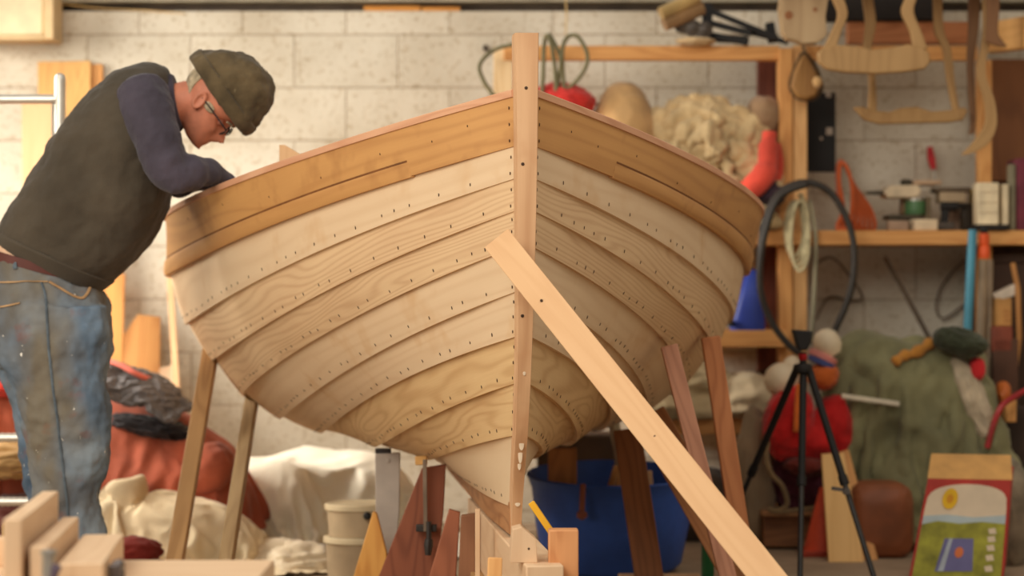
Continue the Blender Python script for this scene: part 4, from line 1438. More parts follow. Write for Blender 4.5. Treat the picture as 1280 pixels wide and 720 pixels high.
yoke('nearer pale wooden yoke with a wide curved bar hanging from the roof', 9.15, bar1,
            [[(1036, 62, 16), (1045, 40, 12), (1053, 18, 12), (1046, -6, 14), (1040, -46, 14)], [(1150, 62, 18), (1144, 40, 14), (1134, 15, 15), (1139, -6, 14), (1144, -46, 14)]], .05, PALE)
bar2 = [(1067, 134), (1078, 133), (1092, 138), (1112, 140), (1125, 135), (1145, 133), (1165, 139), (1185, 138), (1206, 134), (1210, 138), (1204, 150), (1188, 153), (1150, 154), (1100, 155), (1082, 150)]
yoke('second wooden yoke hanging lower and further back', 9.42, bar2,
            [[(1090, 140, 11), (1090, 100, 8), (1084, 62, 10), (1088, 30, 13), (1084, -6, 13), (1084, -30, 13)], [(1195, 140, 8), (1188, 100, 9), (1183, 62, 10), (1174, 40, 12), (1172, 10, 11), (1172, -30, 12)]], .04, wood('old_ash_dark', (164, 128, 80), (128, 92, 54), 4, .5, 7))
def strip(name, label, D, path, th, wm):
    b = MB(); rows = []
    for p in smooth_path([V(*q) for q in path], 6):
        c = P(p.x, p.y, D); w = p.z / F * D / 2
        rows.append([c + V(-w, -th / 2, 0), c + V(w, -th / 2, 0), c + V(w, th / 2, 0), c + V(-w, th / 2, 0)])
    b.grid(rows, True, caps=True)
    return tag(b.build(name, wm, bevel=.004), label, 'timber')
strip('curved_knee', 'pale curved timber hook hanging at the right, ending in a point', 9.4, [(1232, -30, 10), (1233, 40, 8), (1226, 90, 10), (1236, 125, 12), (1238, 155, 14), (1226, 178, 20), (1212, 190, 14), (1204, 194, 4)], .035, PALE)
strip('curved_knee', 'dark brown flat strip hanging beside the pale timber hook', 9.5, [(1218, -30, 16), (1217, 30, 13), (1213, 75, 9), (1214, 110, 8), (1216, 150, 7), (1214, 168, 6)], .03, wood('strip_brown', (122, 86, 54), (88, 58, 36), 4, .6, 7))
strip('curved_knee', 'broad brown strip in front of the roof timber at the top right', 9.34, [(1241, -30, 16), (1241, 10, 15), (1240, 40, 14), (1243, 52, 20), (1254, 58, 8)], .03, wood('strip_brown2', (134, 94, 60), (98, 66, 42), 4, .6, 7))

b = MB(); b.box(V(X(1027, 9.9), 9.92, (Z(115, 9.9) + Z(215, 9.9)) / 2), (X(1045, 9.9) - X(1009, 9.9), .02, Z(115, 9.9) - Z(215, 9.9)))
for x, y, r_ in ((1036, 118, .011), (1037, 164, .014), (1027, 173, .006)):
    b.box(V(X(x, 9.9), 9.907, Z(y, 9.9)), (r_ * 2, .006, r_ * 2.2), mi=1)
tag(b.build('black_board', [BLACK, plain('sticker_grey', (178, 164, 148), .6)], bevel=.003), 'black panel with pale marks hanging right of the rack post', 'board')
# orange coil
b = MB()
OR = cloth('orange_hose', (196, 92, 44), .55, .1, 8)
for i in range(6):
    bx = 1098 - i * 7.5
    d0 = 9.82 - .022 * i
    b.tube(smooth_path([P(1048 + i * .5, 206, d0), P(1054 + i * .8, 203 + i, d0 - .01), P(1064 - i * .6 + 4, 232, d0 - .02), P(1066 + (bx - 1062) * .62, 262, d0 - .02), V(X(bx, 9.7), d0 - .02, S1 + .012), V(X(bx - 14, 9.7), d0, S1 + .012), P(1052 + i * .4, 262, d0 + .02), P(1047 + i * .4, 228, d0 + .01)], 4, True), .0085, 7, closed=True)
tag(b.build('orange_hose', OR, sharp=0), 'coil of orange hose leaning on the shelf', 'hose')
rd = thing('red_handle_tool', 'red-handled tool hanging on the wall above the shelf clutter', 'tool', P(1165, 213, 10.15))
b = MB(); b.tube([P(1162, 184, 10.15), P(1164, 198, 10.14), P(1167, 212, 10.13)], [.012, .017, .012], 12); b.build('handle', plain('red_plastic', (196, 34, 40), .45), rd)
b = MB(); b.tube([P(1167, 212, 10.13), P(1171, 234, 10.13)], .005); b.build('shaft', STEEL, rd)

# clutter on the long shelf
def sbox(name, label, cat, x0, x1, y0, y1, D, dep, mat, rz=0, bev=.006, lift=None, mats=None):
    b = MB()
    z1 = Z(y0, D); z0 = Z(y1, D) if lift is None else lift
    b.box(V((X(x0, D) + X(x1, D)) / 2, D + dep / 2, (z0 + z1) / 2), (X(x1, D) - X(x0, D), dep, z1 - z0), rz)
    return tag(b.build(name, mat, bevel=bev), label, cat)
# pile of boxes and tins
sbox('flat_box', 'cream flat box on the shelf edge under the green tin', 'box', 1140, 1170, 274, 287, 9.68, .12, plain('cream_card', (218, 198, 166), .8), .2, lift=S1)
sbox('flat_box', 'grey-brown flat box beside the orange hose coil', 'box', 1112, 1138, 276, 287, 9.7, .12, plain('taupe_card', (168, 140, 116), .8), -.1, lift=S1)
sbox('tray', 'dark flat tray lying across the flat boxes', 'tray', 1110, 1152, 268, 274, 9.72, .14, plain('dark_tray', (66, 58, 42), .6), .05)
gtn = thing('green_tin', 'green tin in the middle of the shelf clutter', 'tin', V(X(1145, 9.8), 9.82, Z(268, 9.8)))
b = MB(); b.lathe([(.042, 0), (.043, .004), (.043, .062), (.04, .066), (.002, .064)], gtn.location, n=24); b.build('body', plain('tin_green', (74, 112, 70), .45), gtn, sharp=40)
b = MB(); b.lathe([(.0445, .056), (.0445, .066), (.038, .068)], gtn.location, n=24); b.build('rim', STEEL, gtn, sharp=40)
sbox('tin', 'brown tin behind the green tin on the shelf', 'tin', 1128, 1136, 248, 268, 9.82, .08, plain('brown_tin', (120, 92, 62), .5))
sbox('tin', 'olive square tin right of the green tin', 'tin', 1153, 1164, 246, 287, 9.82, .08, plain('olive_tin', (136, 116, 84), .5), lift=S1)
ctr = thing('cream_tray', 'cream plastic tray balanced on top of the tins', 'tray', V(X(1125, 9.8), 9.84, Z(247, 9.8)))
b = MB(); b.prism([P(1104, 240, 9.76), P(1112, 232, 9.76), P(1148, 231, 9.76), P(1152, 240, 9.76), P(1146, 247, 9.76), P(1110, 247, 9.76)], (0, .16, 0)); b.build('pan', plain('cream_plastic', (210, 190, 158), .5), ctr, bevel=.005)
b = MB(); b.prism([P(1084, 239, 9.78), P(1106, 238, 9.78), P(1106, 244, 9.78), P(1084, 243, 9.78)], (0, .02, 0)); b.build('handle', plain('dark_tray', (66, 58, 42), .6), ctr, bevel=.003)
sbox('book', 'thin book with a greenish edge lying on the cream tray', 'book', 1140, 1176, 225, 231, 9.78, .13, plain('book_pinkish', (190, 160, 130), .8), .12)
sbox('small_box', 'tiny dark box left on top of the cream tray', 'box', 1128, 1140, 224, 231, 9.8, .06, plain('dark_tray', (66, 58, 42), .6))
sbox('grey_case', 'grey case standing on the black drill case', 'case', 1175, 1208, 240, 253, 9.74, .12, plain('case_grey', (160, 140, 112), .6))
sbox('lid_board', 'dark lid lying on the grey case', 'lid', 1170, 1214, 234, 240, 9.74, .14, plain('dark_lid', (86, 72, 56), .7))
dr = thing('power_drill', 'black power drill on the shelf below the grey case', 'drill', V(X(1188, 9.74), 9.75, S1))
b = MB(); b.tube([P(1176, 258, 9.75), P(1196, 258, 9.75)], .02, 14); b.tube([P(1196, 258, 9.75), P(1208, 257, 9.75)], [.014, .006], 10); b.build('motor', BLACK, dr)
b = MB(); b.beam(P(1182, 262, 9.75), P(1180, 278, 9.75), .03, .035); b.build('grip', BLACK, dr, bevel=.005)
b = MB(); b.box(P(1180, 282.5, 9.75), (.075, .06, .032)); b.build('battery', plain('scuffed_black', (70, 62, 54), .45, .3, 30), dr, bevel=.004)
sbox('small_carton', 'pinkish grey small carton between the drill and the white boxes', 'carton', 1190, 1200, 262, 287, 9.86, .07, plain('pink_card', (168, 138, 116), .8), lift=S1)
sbox('jar', 'dark jar at the end of the clutter before the white boxes', 'jar', 1203, 1216, 254, 287, 9.78, .06, plain('dark_glass', (52, 44, 34), .3), lift=S1)
sbox('bottle', 'yellowish bottle beside the larger white box on the shelf', 'bottle', 1213, 1221, 236, 287, 9.84, .05, plain('yellow_bottle', (168, 140, 72), .5), lift=S1)
wb = thing('switch_box', 'larger white box with faint grid on the shelf at the right', 'box', V(X(1236, 9.6), 9.66, S1))
b = MB(); b.box(V(X(1236, 9.6), 9.66, (Z(228, 9.6) + Z(281, 9.6)) / 2), (.085, .1, Z(228, 9.6) - Z(281, 9.6))); b.build('case', plain('white_case', (226, 208, 172), .5), wb, bevel=.005)
for i in range(3):
    b = MB(); b.box(V(X(1236, 9.6), 9.609, Z(240 + i * 13, 9.6)), (.075, .003, .002)); b.build('groove', plain('groove_grey', (176, 150, 116), .7), wb)
b = MB(); b.box(V(X(1240, 9.6), 9.67, (S1 + Z(281, 9.6)) / 2 + .002), (.14, .12, max(.012, Z(281, 9.6) - S1))); b.build('base', plain('matt_black', (34, 28, 24), .8), wb, bevel=.003)
sbox('white_carton', 'narrow white carton right of the larger white box', 'carton', 1253, 1261, 230, 282, 9.62, .09, plain('white_case', (226, 208, 172), .5))
sbox('metal_canister', 'tall grey-green canister right of the narrow white carton', 'canister', 1262, 1270, 205, 287, 9.66, .06, plain('grey_green', (122, 114, 90), .5), lift=S1)
sbox('maroon_folder', 'maroon upright folder at the right picture edge on the shelf', 'folder', 1271, 1300, 198, 287, 9.66, .2, plain('maroon_card', (112, 44, 58), .7), lift=S1)

# hanging coils on the rack post
b = MB()
rp_ = random.Random(5)
ring = [(950, 320), (955, 280), (972, 243), (1003, 228), (1035, 238), (1056, 268), (1067, 305), (1066, 350), (1056, 385), (1044, 412), (1036, 440)]
b.tube(smooth_path([P(x, y, 9.5) for x, y in ring], 6), .0135, 10)
b.tube(smooth_path([P(x, y, 9.47) for x, y in [(1010, 230), (975, 245), (958, 285), (950, 330), (952, 370), (966, 405), (985, 430), (1000, 442)]], 6), .0135, 10)
tag(b.build('black_hose', plain('black_rubber', (48, 42, 36), .5), sharp=0), 'big loop of thick black hose hanging on the rack post', 'hose')
b = MB()
for i in range(4):
    c = P(993 + i * 2.4, 286 + i * 3, 9.6 - .012 * i)
    b.tube([c + V(.036 * math.cos(q), .01 * math.sin(2 * q), (.11 + .01 * i) * math.sin(q)) for q in (2 * math.pi * j / 22 for j in range(22))], .007, 7, closed=True)
b.tube(smooth_path([P(1000, 242, 9.58), P(1008, 262, 9.58), P(1009, 290, 9.57), P(1006, 320, 9.57)], 5), .010, 7)
tag(b.build('rope_coil', cloth('pale_green_rope', (190, 178, 140), .9, .12, 30), sharp=0), 'hank of pale greenish rope hanging inside the black hose loop', 'rope')
b = MB(); b.tube(smooth_path([P(1012, 250, 9.62), P(1019, 290, 9.6), P(1019, 340, 9.62), P(1016, 400, 9.6), P(1014, 430, 9.62)], 5), .009, 7)
tag(b.build('grey_rope', cloth('grey_rope', (150, 142, 116)), sharp=0), 'single grey rope dropping straight down beside the rack post', 'rope')

# things below the long shelf
jc = thing('blue_jerrycan', 'bright blue tapered container on the lower shelf beside the hull', 'container', V(X(935, 9.66), 9.72, S2))
b = MB()
b.grid(loft_rows([(V(X(936, 9.66), 9.72, S2), V(.070, 0, 0), V(0, .06, 0)), (V(X(936, 9.66), 9.72, S2 + .03), V(.072, 0, 0), V(0, .062, 0)), (V(X(939, 9.66), 9.72, S2 + .13), V(.05, 0, 0), V(0, .055, 0)), (V(X(942, 9.66), 9.72, S2 + .225), V(.03, 0, 0), V(0, .035, 0)), (V(X(942, 9.66), 9.72, S2 + .245), V(.016, 0, 0), V(0, .016, 0))], 28, 3), True, caps=True)
b.build('body', plain('bright_blue', (44, 66, 158), .45, .08), jc)
b = MB(); b.tube([P(914, 401, 9.66), P(914, 408, 9.66)], .014, 10); b.build('cap', BLACK, jc)
b = MB(); b.tube([P(1106, 322, 9.95), P(1134, 372, 10.0), P(1160, 420, 10.05), P(1175, 446, 10.1)], .009, 8)
tag(b.build('grey_pole', plain('pole_grey', (110, 94, 78), .6)), 'thin grey pole leaning diagonally against the wall under the shelf', 'pole')
for i, (lab, pth) in enumerate((('dark cable sagging on the wall left of the grey pole', [(1020, 330), (1040, 322), (1062, 345), (1078, 372), (1062, 376), (1036, 372), (1020, 400)]),
                                ('dark cable drooping on the wall right of the grey pole', [(1206, 325), (1190, 340), (1175, 362), (1170, 385), (1180, 398), (1206, 380)]))):
    b = MB(); b.tube(smooth_path([P(x, y, 10.17) for x, y in pth], 6), .0045, 6)
    tag(b.build('cable', plain('cable_brown', (112, 96, 80), .7)), lab, 'cable')
bp = MB(); bp.tube([V(X(1204, 9.4), 9.5, 0), P(1210, 400, 9.45), P(1216, 288, 9.5)], .0175, 14)
tag(bp.build('blue_pipe', plain('cyan_blue', (66, 134, 156), .5, .06)), 'light blue pipe standing upright at the right of the rack', 'pipe')
gp = thing('lopper', 'long grey-handled tool with an orange collar beside the light blue pipe', 'tool', V(X(1226, 9.5), 9.54, 0))
b = MB(); b.tube([V(X(1222, 9.5), 9.54, 0), P(1226, 420, 9.5), P(1229, 325, 9.5)], .019, 12); b.tube([V(X(1234, 9.5), 9.54, 0), P(1236, 420, 9.52), P(1238, 325, 9.54)], .012, 10); b.build('handle', plain('handle_grey', (140, 120, 96), .5), gp)
b = MB(); b.lathe([(.022, 0), (.024, .01), (.022, .045), (.018, .05), (.022, .06), (.022, .095), (.014, .10)], P(1230, 323, 9.5), n=16); b.build('collar', plain('orange_red', (214, 84, 36), .5), gp, sharp=50)
b = MB(); b.tube([P(1230, 293, 9.5), P(1230, 286, 9.52)], .016, 10); b.build('head', BLACK, gp)

# sacks on the lowest shelf
LINEN = cloth('linen_sack', (204, 184, 144), .9, .12, 5)
b = MB(); b.blob(V(X(862, 9.7), 9.76, S3 + .10), (.18, .18, .145), 81, .2, (2, 2, 4), 5, S3); b.blob(V(X(835, 9.7), 9.7, S3 + .06), (.14, .15, .08), 82, .2, (2, 2, 4), 5, S3)
o = b.build('linen_sack', LINEN, sharp=0); md = o.modifiers.new('fuse', 'REMESH'); md.voxel_size = .012; md.use_smooth_shade = True
tag(o, 'pale linen sack on the lowest shelf behind the right-hand props', 'sack')
b = MB(); b.blob(V(X(930, 9.7), 9.74, S3 + .095), (.14, .16, .085), 83, .16, (2, 2, 4), 5, S3 + .02); b.blob(V(X(922, 9.7), 9.74, S3 + .04), (.15, .16, .045), 84, .16, (2, 2, 4), 5, S3)
o = b.build('folded_cloth', cloth('folded_white', (222, 202, 166), .9, .08, 5), sharp=0); md = o.modifiers.new('fuse', 'REMESH'); md.voxel_size = .012; md.use_smooth_shade = True
tag(o, 'folded white cloth on the lowest shelf left of the tripod', 'cloth')
b = MB(); b.blob(V(X(884, 9.7), 9.72, S3 + .19), (.05, .08, .03), 85, .2, (3, 3, 3), 4)
tag(b.build('small_pouch', cloth('white_pouch', (226, 210, 176)), sharp=0), 'small white pouch lying on top of the linen sack', 'pouch')
b = MB(); b.tube([P(912, 478, 9.9), P(960, 462, 9.9), P(1000, 448, 9.85)], .008, 8)
tag(b.build('iron_rod', plain('rod_dark', (84, 72, 62), .5)), 'dark rod sloping behind the tripod under the shelf', 'rod')
b = MB(); b.blob(V(X(945, 9.3), 9.3, .26), (.075, .07, .26), 86, .12, (3, 3, 1.5), 5, 0.0)
tag(b.build('grey_sack', cloth('grey_sacking', (146, 126, 100)), sharp=0), 'tall grey sack on the floor left of the tripod', 'sack')
b = MB()
b.tube(smooth_path([P(x, y, 9.1) for x, y in [(962, 545), (958, 570), (964, 592), (978, 608), (984, 630), (972, 638), (960, 636), (975, 640), (1010, 636), (1030, 634)]], 6), .010, 8)
tag(b.build('old_rope', cloth('old_rope', (140, 116, 82)), sharp=0), 'old brown rope hanging in a loop behind the tripod', 'rope')
b = MB(); b.blob(V(X(872, 9.5), 9.6, .12), (.22, .18, .15), 88, .15, (2, 2, 2), 4, 0.0)
tag(b.build('dark_bundle', cloth('brown_black', (70, 56, 44)), sharp=0), 'dark brown bundle under the lowest shelf', 'bundle')

sbox('shade_box', 'dark brown box added behind the blue tub for the shade under the hull', 'box', 672, 772, 545, 0, 9.25, .35, plain('shade_umber', (84, 64, 48), .8), 0, .01, 0.0)  # added box; its dark colour stands in for the shade under the hull

# wooden chest carrying the red bags
CHD = 9.15
ch = thing('wooden_chest', 'brown wooden chest behind the tripod carrying red and purple bags', 'chest', V(X(1022, CHD), 9.35, 0))
zt_ = Z(640, CHD)
b = MB(); b.box(V(X(1022, CHD), 9.35, zt_ / 2), (X(1092, CHD) - X(958, CHD), .36, zt_ - .02)); b.build('carcase', wood('chest_brown', (146, 98, 60), (108, 66, 38), 4, .7, 7), ch, bevel=.004)
b = MB(); b.box(V(X(1022, CHD), 9.35, zt_ - .008), (X(1094, CHD) - X(955, CHD), .4, .02)); b.build('lid', wood('chest_top', (176, 128, 84), (136, 90, 54), 4, .7, 7), ch, bevel=.003)
PUR = cloth('plum_cloth', (92, 46, 58), .9, .25, 7)
b = MB(); b.blob(V(X(1012, 9.2), 9.32, zt_ + .11), (.13, .14, .13), 91, .2, (2.5, 2.5, 3), 5, zt_ + .003)
tag(b.build('plum_bag', PUR, sharp=0), 'plum-coloured bag on the chest under the red bag', 'bag')
b = MB(); b.blob(P(1006, 582, 9.15), (.07, .08, .035), 92, .25, (3, 3, 3), 4)
tag(b.build('maroon_pouch', cloth('maroon_pouch', (120, 50, 40)), sharp=0), 'maroon pouch squeezed between the red bag and the plum bag', 'pouch')
REDB = cloth('lifejacket_red', (200, 36, 34), .75, .18, 6)
b = MB()
b.blob(P(985, 528, 9.15), (.085, .1, .13), 93, .18, (2.5, 2.5, 2.5), 5, rot=R(12)); b.blob(P(1042, 535, 9.2), (.075, .1, .12), 94, .15, (2.5, 2.5, 2.5), 5); b.blob(P(1015, 548, 9.2), (.1, .1, .09), 95, .15, (2.5, 2.5, 2.5), 5)
o = b.build('red_bag', REDB, sharp=0); md = o.modifiers.new('fuse', 'REMESH'); md.voxel_size = .01; md.use_smooth_shade = True
tag(o, 'bright red bag piled behind the tripod legs', 'bag')
b = MB(); b.tube(smooth_path([P(1000, 480, 9.02), P(998, 505, 9.02), P(996, 540, 9.02)], 5), .02, 10, flat=.5)
tag(b.build('orange_strap', cloth('orange_strap', (216, 112, 48)), sharp=0), 'orange strap hanging over the bright red bag', 'strap')
b = MB(); b.blob(P(1029, 470, 9.15), (.055, .06, .05), 96, .15, (2, 2, 2), 4)
tag(b.build('orange_bundle', cloth('orange_bundle', (206, 104, 46)), sharp=0), 'orange bundle between the white float and the red bag', 'bundle')
wf = thing('float', 'white float with pink and blue bands, right of the tripod head', 'float', P(1034, 450, 9.15))
b = MB(); b.lathe([(.004, -.055), (.035, -.05), (.052, -.025), (.056, .0), (.05, .03), (.03, .05), (.004, .056)], P(1034, 429, 9.15), Matrix.Rotation(R(-25), 3, 'Y'), 24, 0, .95, 1); b.build('dome', plain('offwhite', (224, 206, 174), .5), wf)
b = MB(); b.lathe([(.056, -.026), (.058, -.012)], P(1032, 441, 9.15), Matrix.Rotation(R(25), 3, 'Y'), 24); b.lathe([(.05, -.03), (.058, -.026), (.058, -.010), (.05, -.004)], P(1031, 441, 9.15), Matrix.Rotation(R(25), 3, 'Y'), 24); b.build('pink_band', plain('pink_band', (206, 130, 120), .6), wf)
b = MB(); b.lathe([(.04, -.03), (.054, -.026), (.056, -.006), (.05, .0)], P(1029, 448, 9.15), Matrix.Rotation(R(25), 3, 'Y'), 24); b.build('blue_band', plain('blue_band', (72, 84, 140), .6), wf)
b = MB(); b.blob(P(977, 475, 9.2), (.066, .066, .066), 97, .04, (2, 2, 2), 4, rot=R(20)); b.blob(P(990, 458, 9.25), (.035, .04, .04), 98, .05, (2, 2, 2), 4)
tag(b.build('fender', plain('cream_rubber', (226, 208, 176), .5, .05), sharp=0), 'round cream fender left of the tripod column', 'fender')

# tripod
TC = P(1003, 470, 8.2)
tr = thing('tripod', 'black camera tripod standing on the floor with its legs spread', 'tripod', V(TC.x, 8.2, 0))
b = MB(); b.prism([P(991, 412, 8.17), P(1016, 414, 8.17), P(1014, 428, 8.17), P(1009, 438, 8.17), P(998, 438, 8.17), P(995, 426, 8.17)], (0, .06, 0)); b.build('head', BLACK, tr, bevel=.006)
b = MB(); b.lathe([(.012, -.012), (.015, -.008), (.015, .008), (.011, .012)], P(1003.5, 446, 8.2), n=18); b.build('red_ring', plain('red_anodised', (168, 28, 34), .35, .05, metal=.4), tr)
b = MB(); b.tube([P(1003.5, 440, 8.2), P(1004, 475, 8.2), P(1004, 520, 8.2)], [.012, .011, .009], 12); b.build('centre_column', BLACK, tr)
b = MB(); b.lathe([(.012, -.02), (.03, -.014), (.034, .0), (.03, .012), (.012, .016)], P(1003.5, 460, 8.2), n=18); b.build('collar', BLACK, tr)
for (x0, y0), (x1, D1) in (((996, 461), (893, 8.75)), ((1004, 464), (1000, 7.95)), ((1011, 461), (1096, 7.95))):
    a = P(x0, y0, 8.2); c = V(X(x1, D1), D1, .012)
    b = MB(); b.tube([a, a.lerp(c, .52)], .0125, 12); b.tube([a.lerp(c, .50), a.lerp(c, .54)], .016, 12)
    lg = b.build('leg', BLACK, tr, sharp=50)
    b = MB(); b.tube([a.lerp(c, .53), a.lerp(c, .985)], .0095, 12); b.build('lower_tube', plain('tube_charcoal', (40, 36, 34), .4), lg)
    b = MB(); b.blob(c, (.014, .014, .012), 1, 0, (1, 1, 1), 2); b.build('rubber_foot', BLACK, lg)
b = MB(); q = P(1003.5, 460, 8.2).lerp(V(X(1096, 7.95), 7.95, .012), .57); b.beam(q + V(-.045, -.015, .01), q + V(.012, -.015, .002), .012, .012); b.lathe([(.012, -.012), (.014, 0), (.012, .012)], q + V(.004, -.018, 0), V(0, -1, 0).to_track_quat('Z', 'Y').to_matrix(), 12); b.build('leg_lock', plain('clamp_grey', (86, 80, 76), .4), tr)

# planks, cone, chest in front
LP = wood('light_plank', (236, 190, 122), (212, 160, 92), 4, .5, 8)
def lean(label, poly, D, k, mat):
    b = MB(); b.prism([P(x, y, D + k) if y < 900 else V((x - 640) / F * D, D, 0) for x, y in poly], (0, .022, 0)); return tag(b.build('plank', mat, bevel=.002), label, 'plank')
lean('wider light plank leaning behind the tripod leg', [(1027, 568), (1055, 566), (1080, FL), (1036, FL)], 8.75, .2, LP)
lean('narrower light plank leaning beside the wider one, nearer the green tarpaulin', [(1049, 566), (1061, 562), (1098, FL), (1074, FL)], 8.82, .2, DEAL2)
cn = thing('traffic_cone', 'orange-red traffic cone behind the leaning light planks', 'cone', V(X(1030, 8.95), 8.99, 0))
b = MB(); b.lathe([(.075, .02), (.068, .04), (.012, .25), (.004, .255)], cn.location, n=26); b.build('body', plain('cone_orange', (206, 76, 44), .6), cn)
b = MB(); b.box(cn.location + V(0, 0, .011), (.17, .17, .022)); b.build('base', plain('cone_base', (160, 58, 36), .7), cn, bevel=.006)
b = MB(); b.blob(V(X(1108, 8.8), 8.98, .135), (.115, .13, .142), 101, .04, (2, 2, 2), 5, 0.0, sq=.45)
tag(b.build('leather_case', plain('tan_leather', (134, 76, 44), .55, .1), sharp=0), 'brown rounded leather case left of the printed carton', 'case')

# green tarpaulin
GREEN = cloth('green_tarpaulin', (128, 124, 90), .7, .18, 4)
o = drape('green_tarpaulin', (1.6, 1.12), 84, V(X(1140, 9.3), 9.11, 1.12), [(P(1105, 490, 9.3), (.19, .15, .2)), (P(1085, 455, 9.3), (.12, .1, .12)), (P(1165, 515, 9.3), (.22, .16, .25)), (P(1195, 455, 9.3), (.10, .1, .09)), (P(1135, 600, 9.28), (.24, .15, .27)), (P(1195, 610, 9.28), (.2, .15, .26))], 42, 9, .13, 5.5, wally=9.69, mats=GREEN, thick=.006)
tx = bpy.data.textures.new('tarp_crumples', 'CLOUDS'); tx.noise_type = 'HARD_NOISE'; tx.noise_scale = .30; tx.noise_depth = 1
md = o.modifiers.new('crumples', 'DISPLACE'); md.texture = tx; md.texture_coords = 'GLOBAL'; md.strength = -.065; md.mid_level = .3
tag(o, 'big heap of olive green tarpaulin against the wall at the right', 'tarpaulin')
TT = tree_of(o)
def on_tarp(px, py, lift): return on_surface(TT, px, py, lift) or P(px, py, 9.05)
b = MB(); b.tube(smooth_path([on_tarp(1117, 455, .014), on_tarp(1128, 447, .014), on_tarp(1142, 443, .014), on_tarp(1155, 436, .014), on_tarp(1163, 431, .014)], 5), [.02, .022, .018, .016, .018, .022, .024, .02, .016, .015, .02, .024, .026, .022, .018, .017, .022, .026, .024, .02, .014], 12)
tag(b.build('work_glove', cloth('ochre_glove', (190, 130, 58)), sharp=0), 'ochre twisted glove lying on the green tarpaulin', 'glove')
b = MB(); bd = min(on_tarp(1052 + i * 6, 495 + i * .83, 0).y for i in range(13)) - .006; b.tube([P(1052, 495, bd), P(1124, 505, bd)], .012, 10, flat=.6)
tag(b.build('white_batten', plain('batten_white', (196, 184, 160), .5)), 'pale batten lying across the front of the green tarpaulin', 'batten')
b = MB(); b.blob(P(1214, 500, 9.2), (.055, .08, .17), 121, .2, (3, 3, 2), 5, rot=R(-22))
tag(b.build('grey_cloth', cloth('silver_cloth', (190, 174, 148), .8, .2, 8), sharp=0), 'silvery grey cloth draped down the right side of the tarpaulin', 'cloth')
b = MB(); b.blob(P(1200, 428, 9.14), (.095, .09, .05), 125, .2, (2.5, 2.5, 2.5), 5, rot=R(12))
tag(b.build('green_bag', cloth('bottle_green', (62, 66, 48), .8, .2, 6), sharp=0), 'dark green bag on top of the tarpaulin heap beside the light blue pipe', 'bag')
b = MB(); b.blob(P(1221, 461, 9.16), (.028, .04, .042), 122, .1, (2, 2, 2), 4, sq=.7)
tag(b.build('red_pouch', cloth('pouch_red', (186, 44, 46)), sharp=0), 'small red pouch above the silvery grey cloth', 'pouch')
b = MB(); b.tube(smooth_path([P(1234, 560, 9.1), P(1242, 530, 9.1), P(1252, 508, 9.1), P(1268, 496, 9.12), P(1290, 484, 9.15)], 5), .0115, 8)
tag(b.build('red_tube', plain('red_tube', (160, 34, 36), .4)), 'red bent tube handle at the right picture edge', 'tube')

# odds and ends against the right-hand post
b = MB(); b.box(V(X(1290, 9.6), 9.9, .55), (.36, .3, 1.1)); b.box(V(X(1290, 9.6), 9.9, 1.12), (.34, .28, .04))
tag(b.build('tool_cabinet', plain('cabinet_umber', (64, 44, 32), .7), bevel=.006), 'dark umber cabinet in the corner behind the stacked oddments', 'cabinet')
CB2 = plain('cardboard', (188, 138, 80), .85, .1)
sbox('cardboard_box', 'small cardboard box on the oddments pile under the shelf at right', 'box', 1243, 1264, 372, 408, 9.5, .1, CB2, .1)
b = MB(); b.prism([P(1242, 368, 9.5), P(1268, 355, 9.5), P(1274, 360, 9.5), P(1268, 370, 9.5), P(1246, 377, 9.5)], (0, .06, 0))
tag(b.build('white_tray', plain('tray_white', (212, 196, 176), .5), bevel=.004), 'white tilted tray on top of the small cardboard box', 'tray')
sbox('tool_box', 'red-brown tool box under the small cardboard box', 'box', 1240, 1266, 408, 440, 9.48, .12, plain('box_rust', (128, 62, 42), .6), 0)
b = MB(); b.box(P(1254, 395, 9.52), (.05, .04, .05)); b.tube([P(1266, 330, 9.55), P(1272, 360, 9.5), P(1274, 420, 9.5), P(1268, 470, 9.5)], .011)
tag(b.build('curved_stick', wood('handle_ochre', (190, 134, 74), (150, 96, 46), 4, .6, 8)), 'ochre curved stick hanging at the far right under the shelf', 'stick')
b = MB(); b.blob(P(1254, 492, 9.3), (.03, .05, .045), 131, .15, (2, 2, 2), 4)
tag(b.build('orange_float', plain('float_orange', (196, 104, 44), .5), sharp=0), 'small orange float beside the red bent tube', 'float')
sbox('wooden_mallet', 'yellowish wooden mallet head below the orange float', 'mallet', 1256, 1270, 500, 528, 9.2, .08, DEAL2, .1)
b = MB(); b.box(V(X(1258, 9.35), 9.42, .27), (.16, .14, .54)); 
tag(b.build('stool', plain('dark_stool', (58, 42, 32), .7), bevel=.008), 'dark narrow stand under the oddments at the right edge', 'stand')
b = MB(); b.box(V(X(1256, 9.5), 9.55, .40), (.10, .14, .80)); b.build
tag(b.build('standing_box', plain('umber_box', (84, 54, 38), .7), bevel=.006), 'tall umber box supporting the red-brown tool box', 'box')

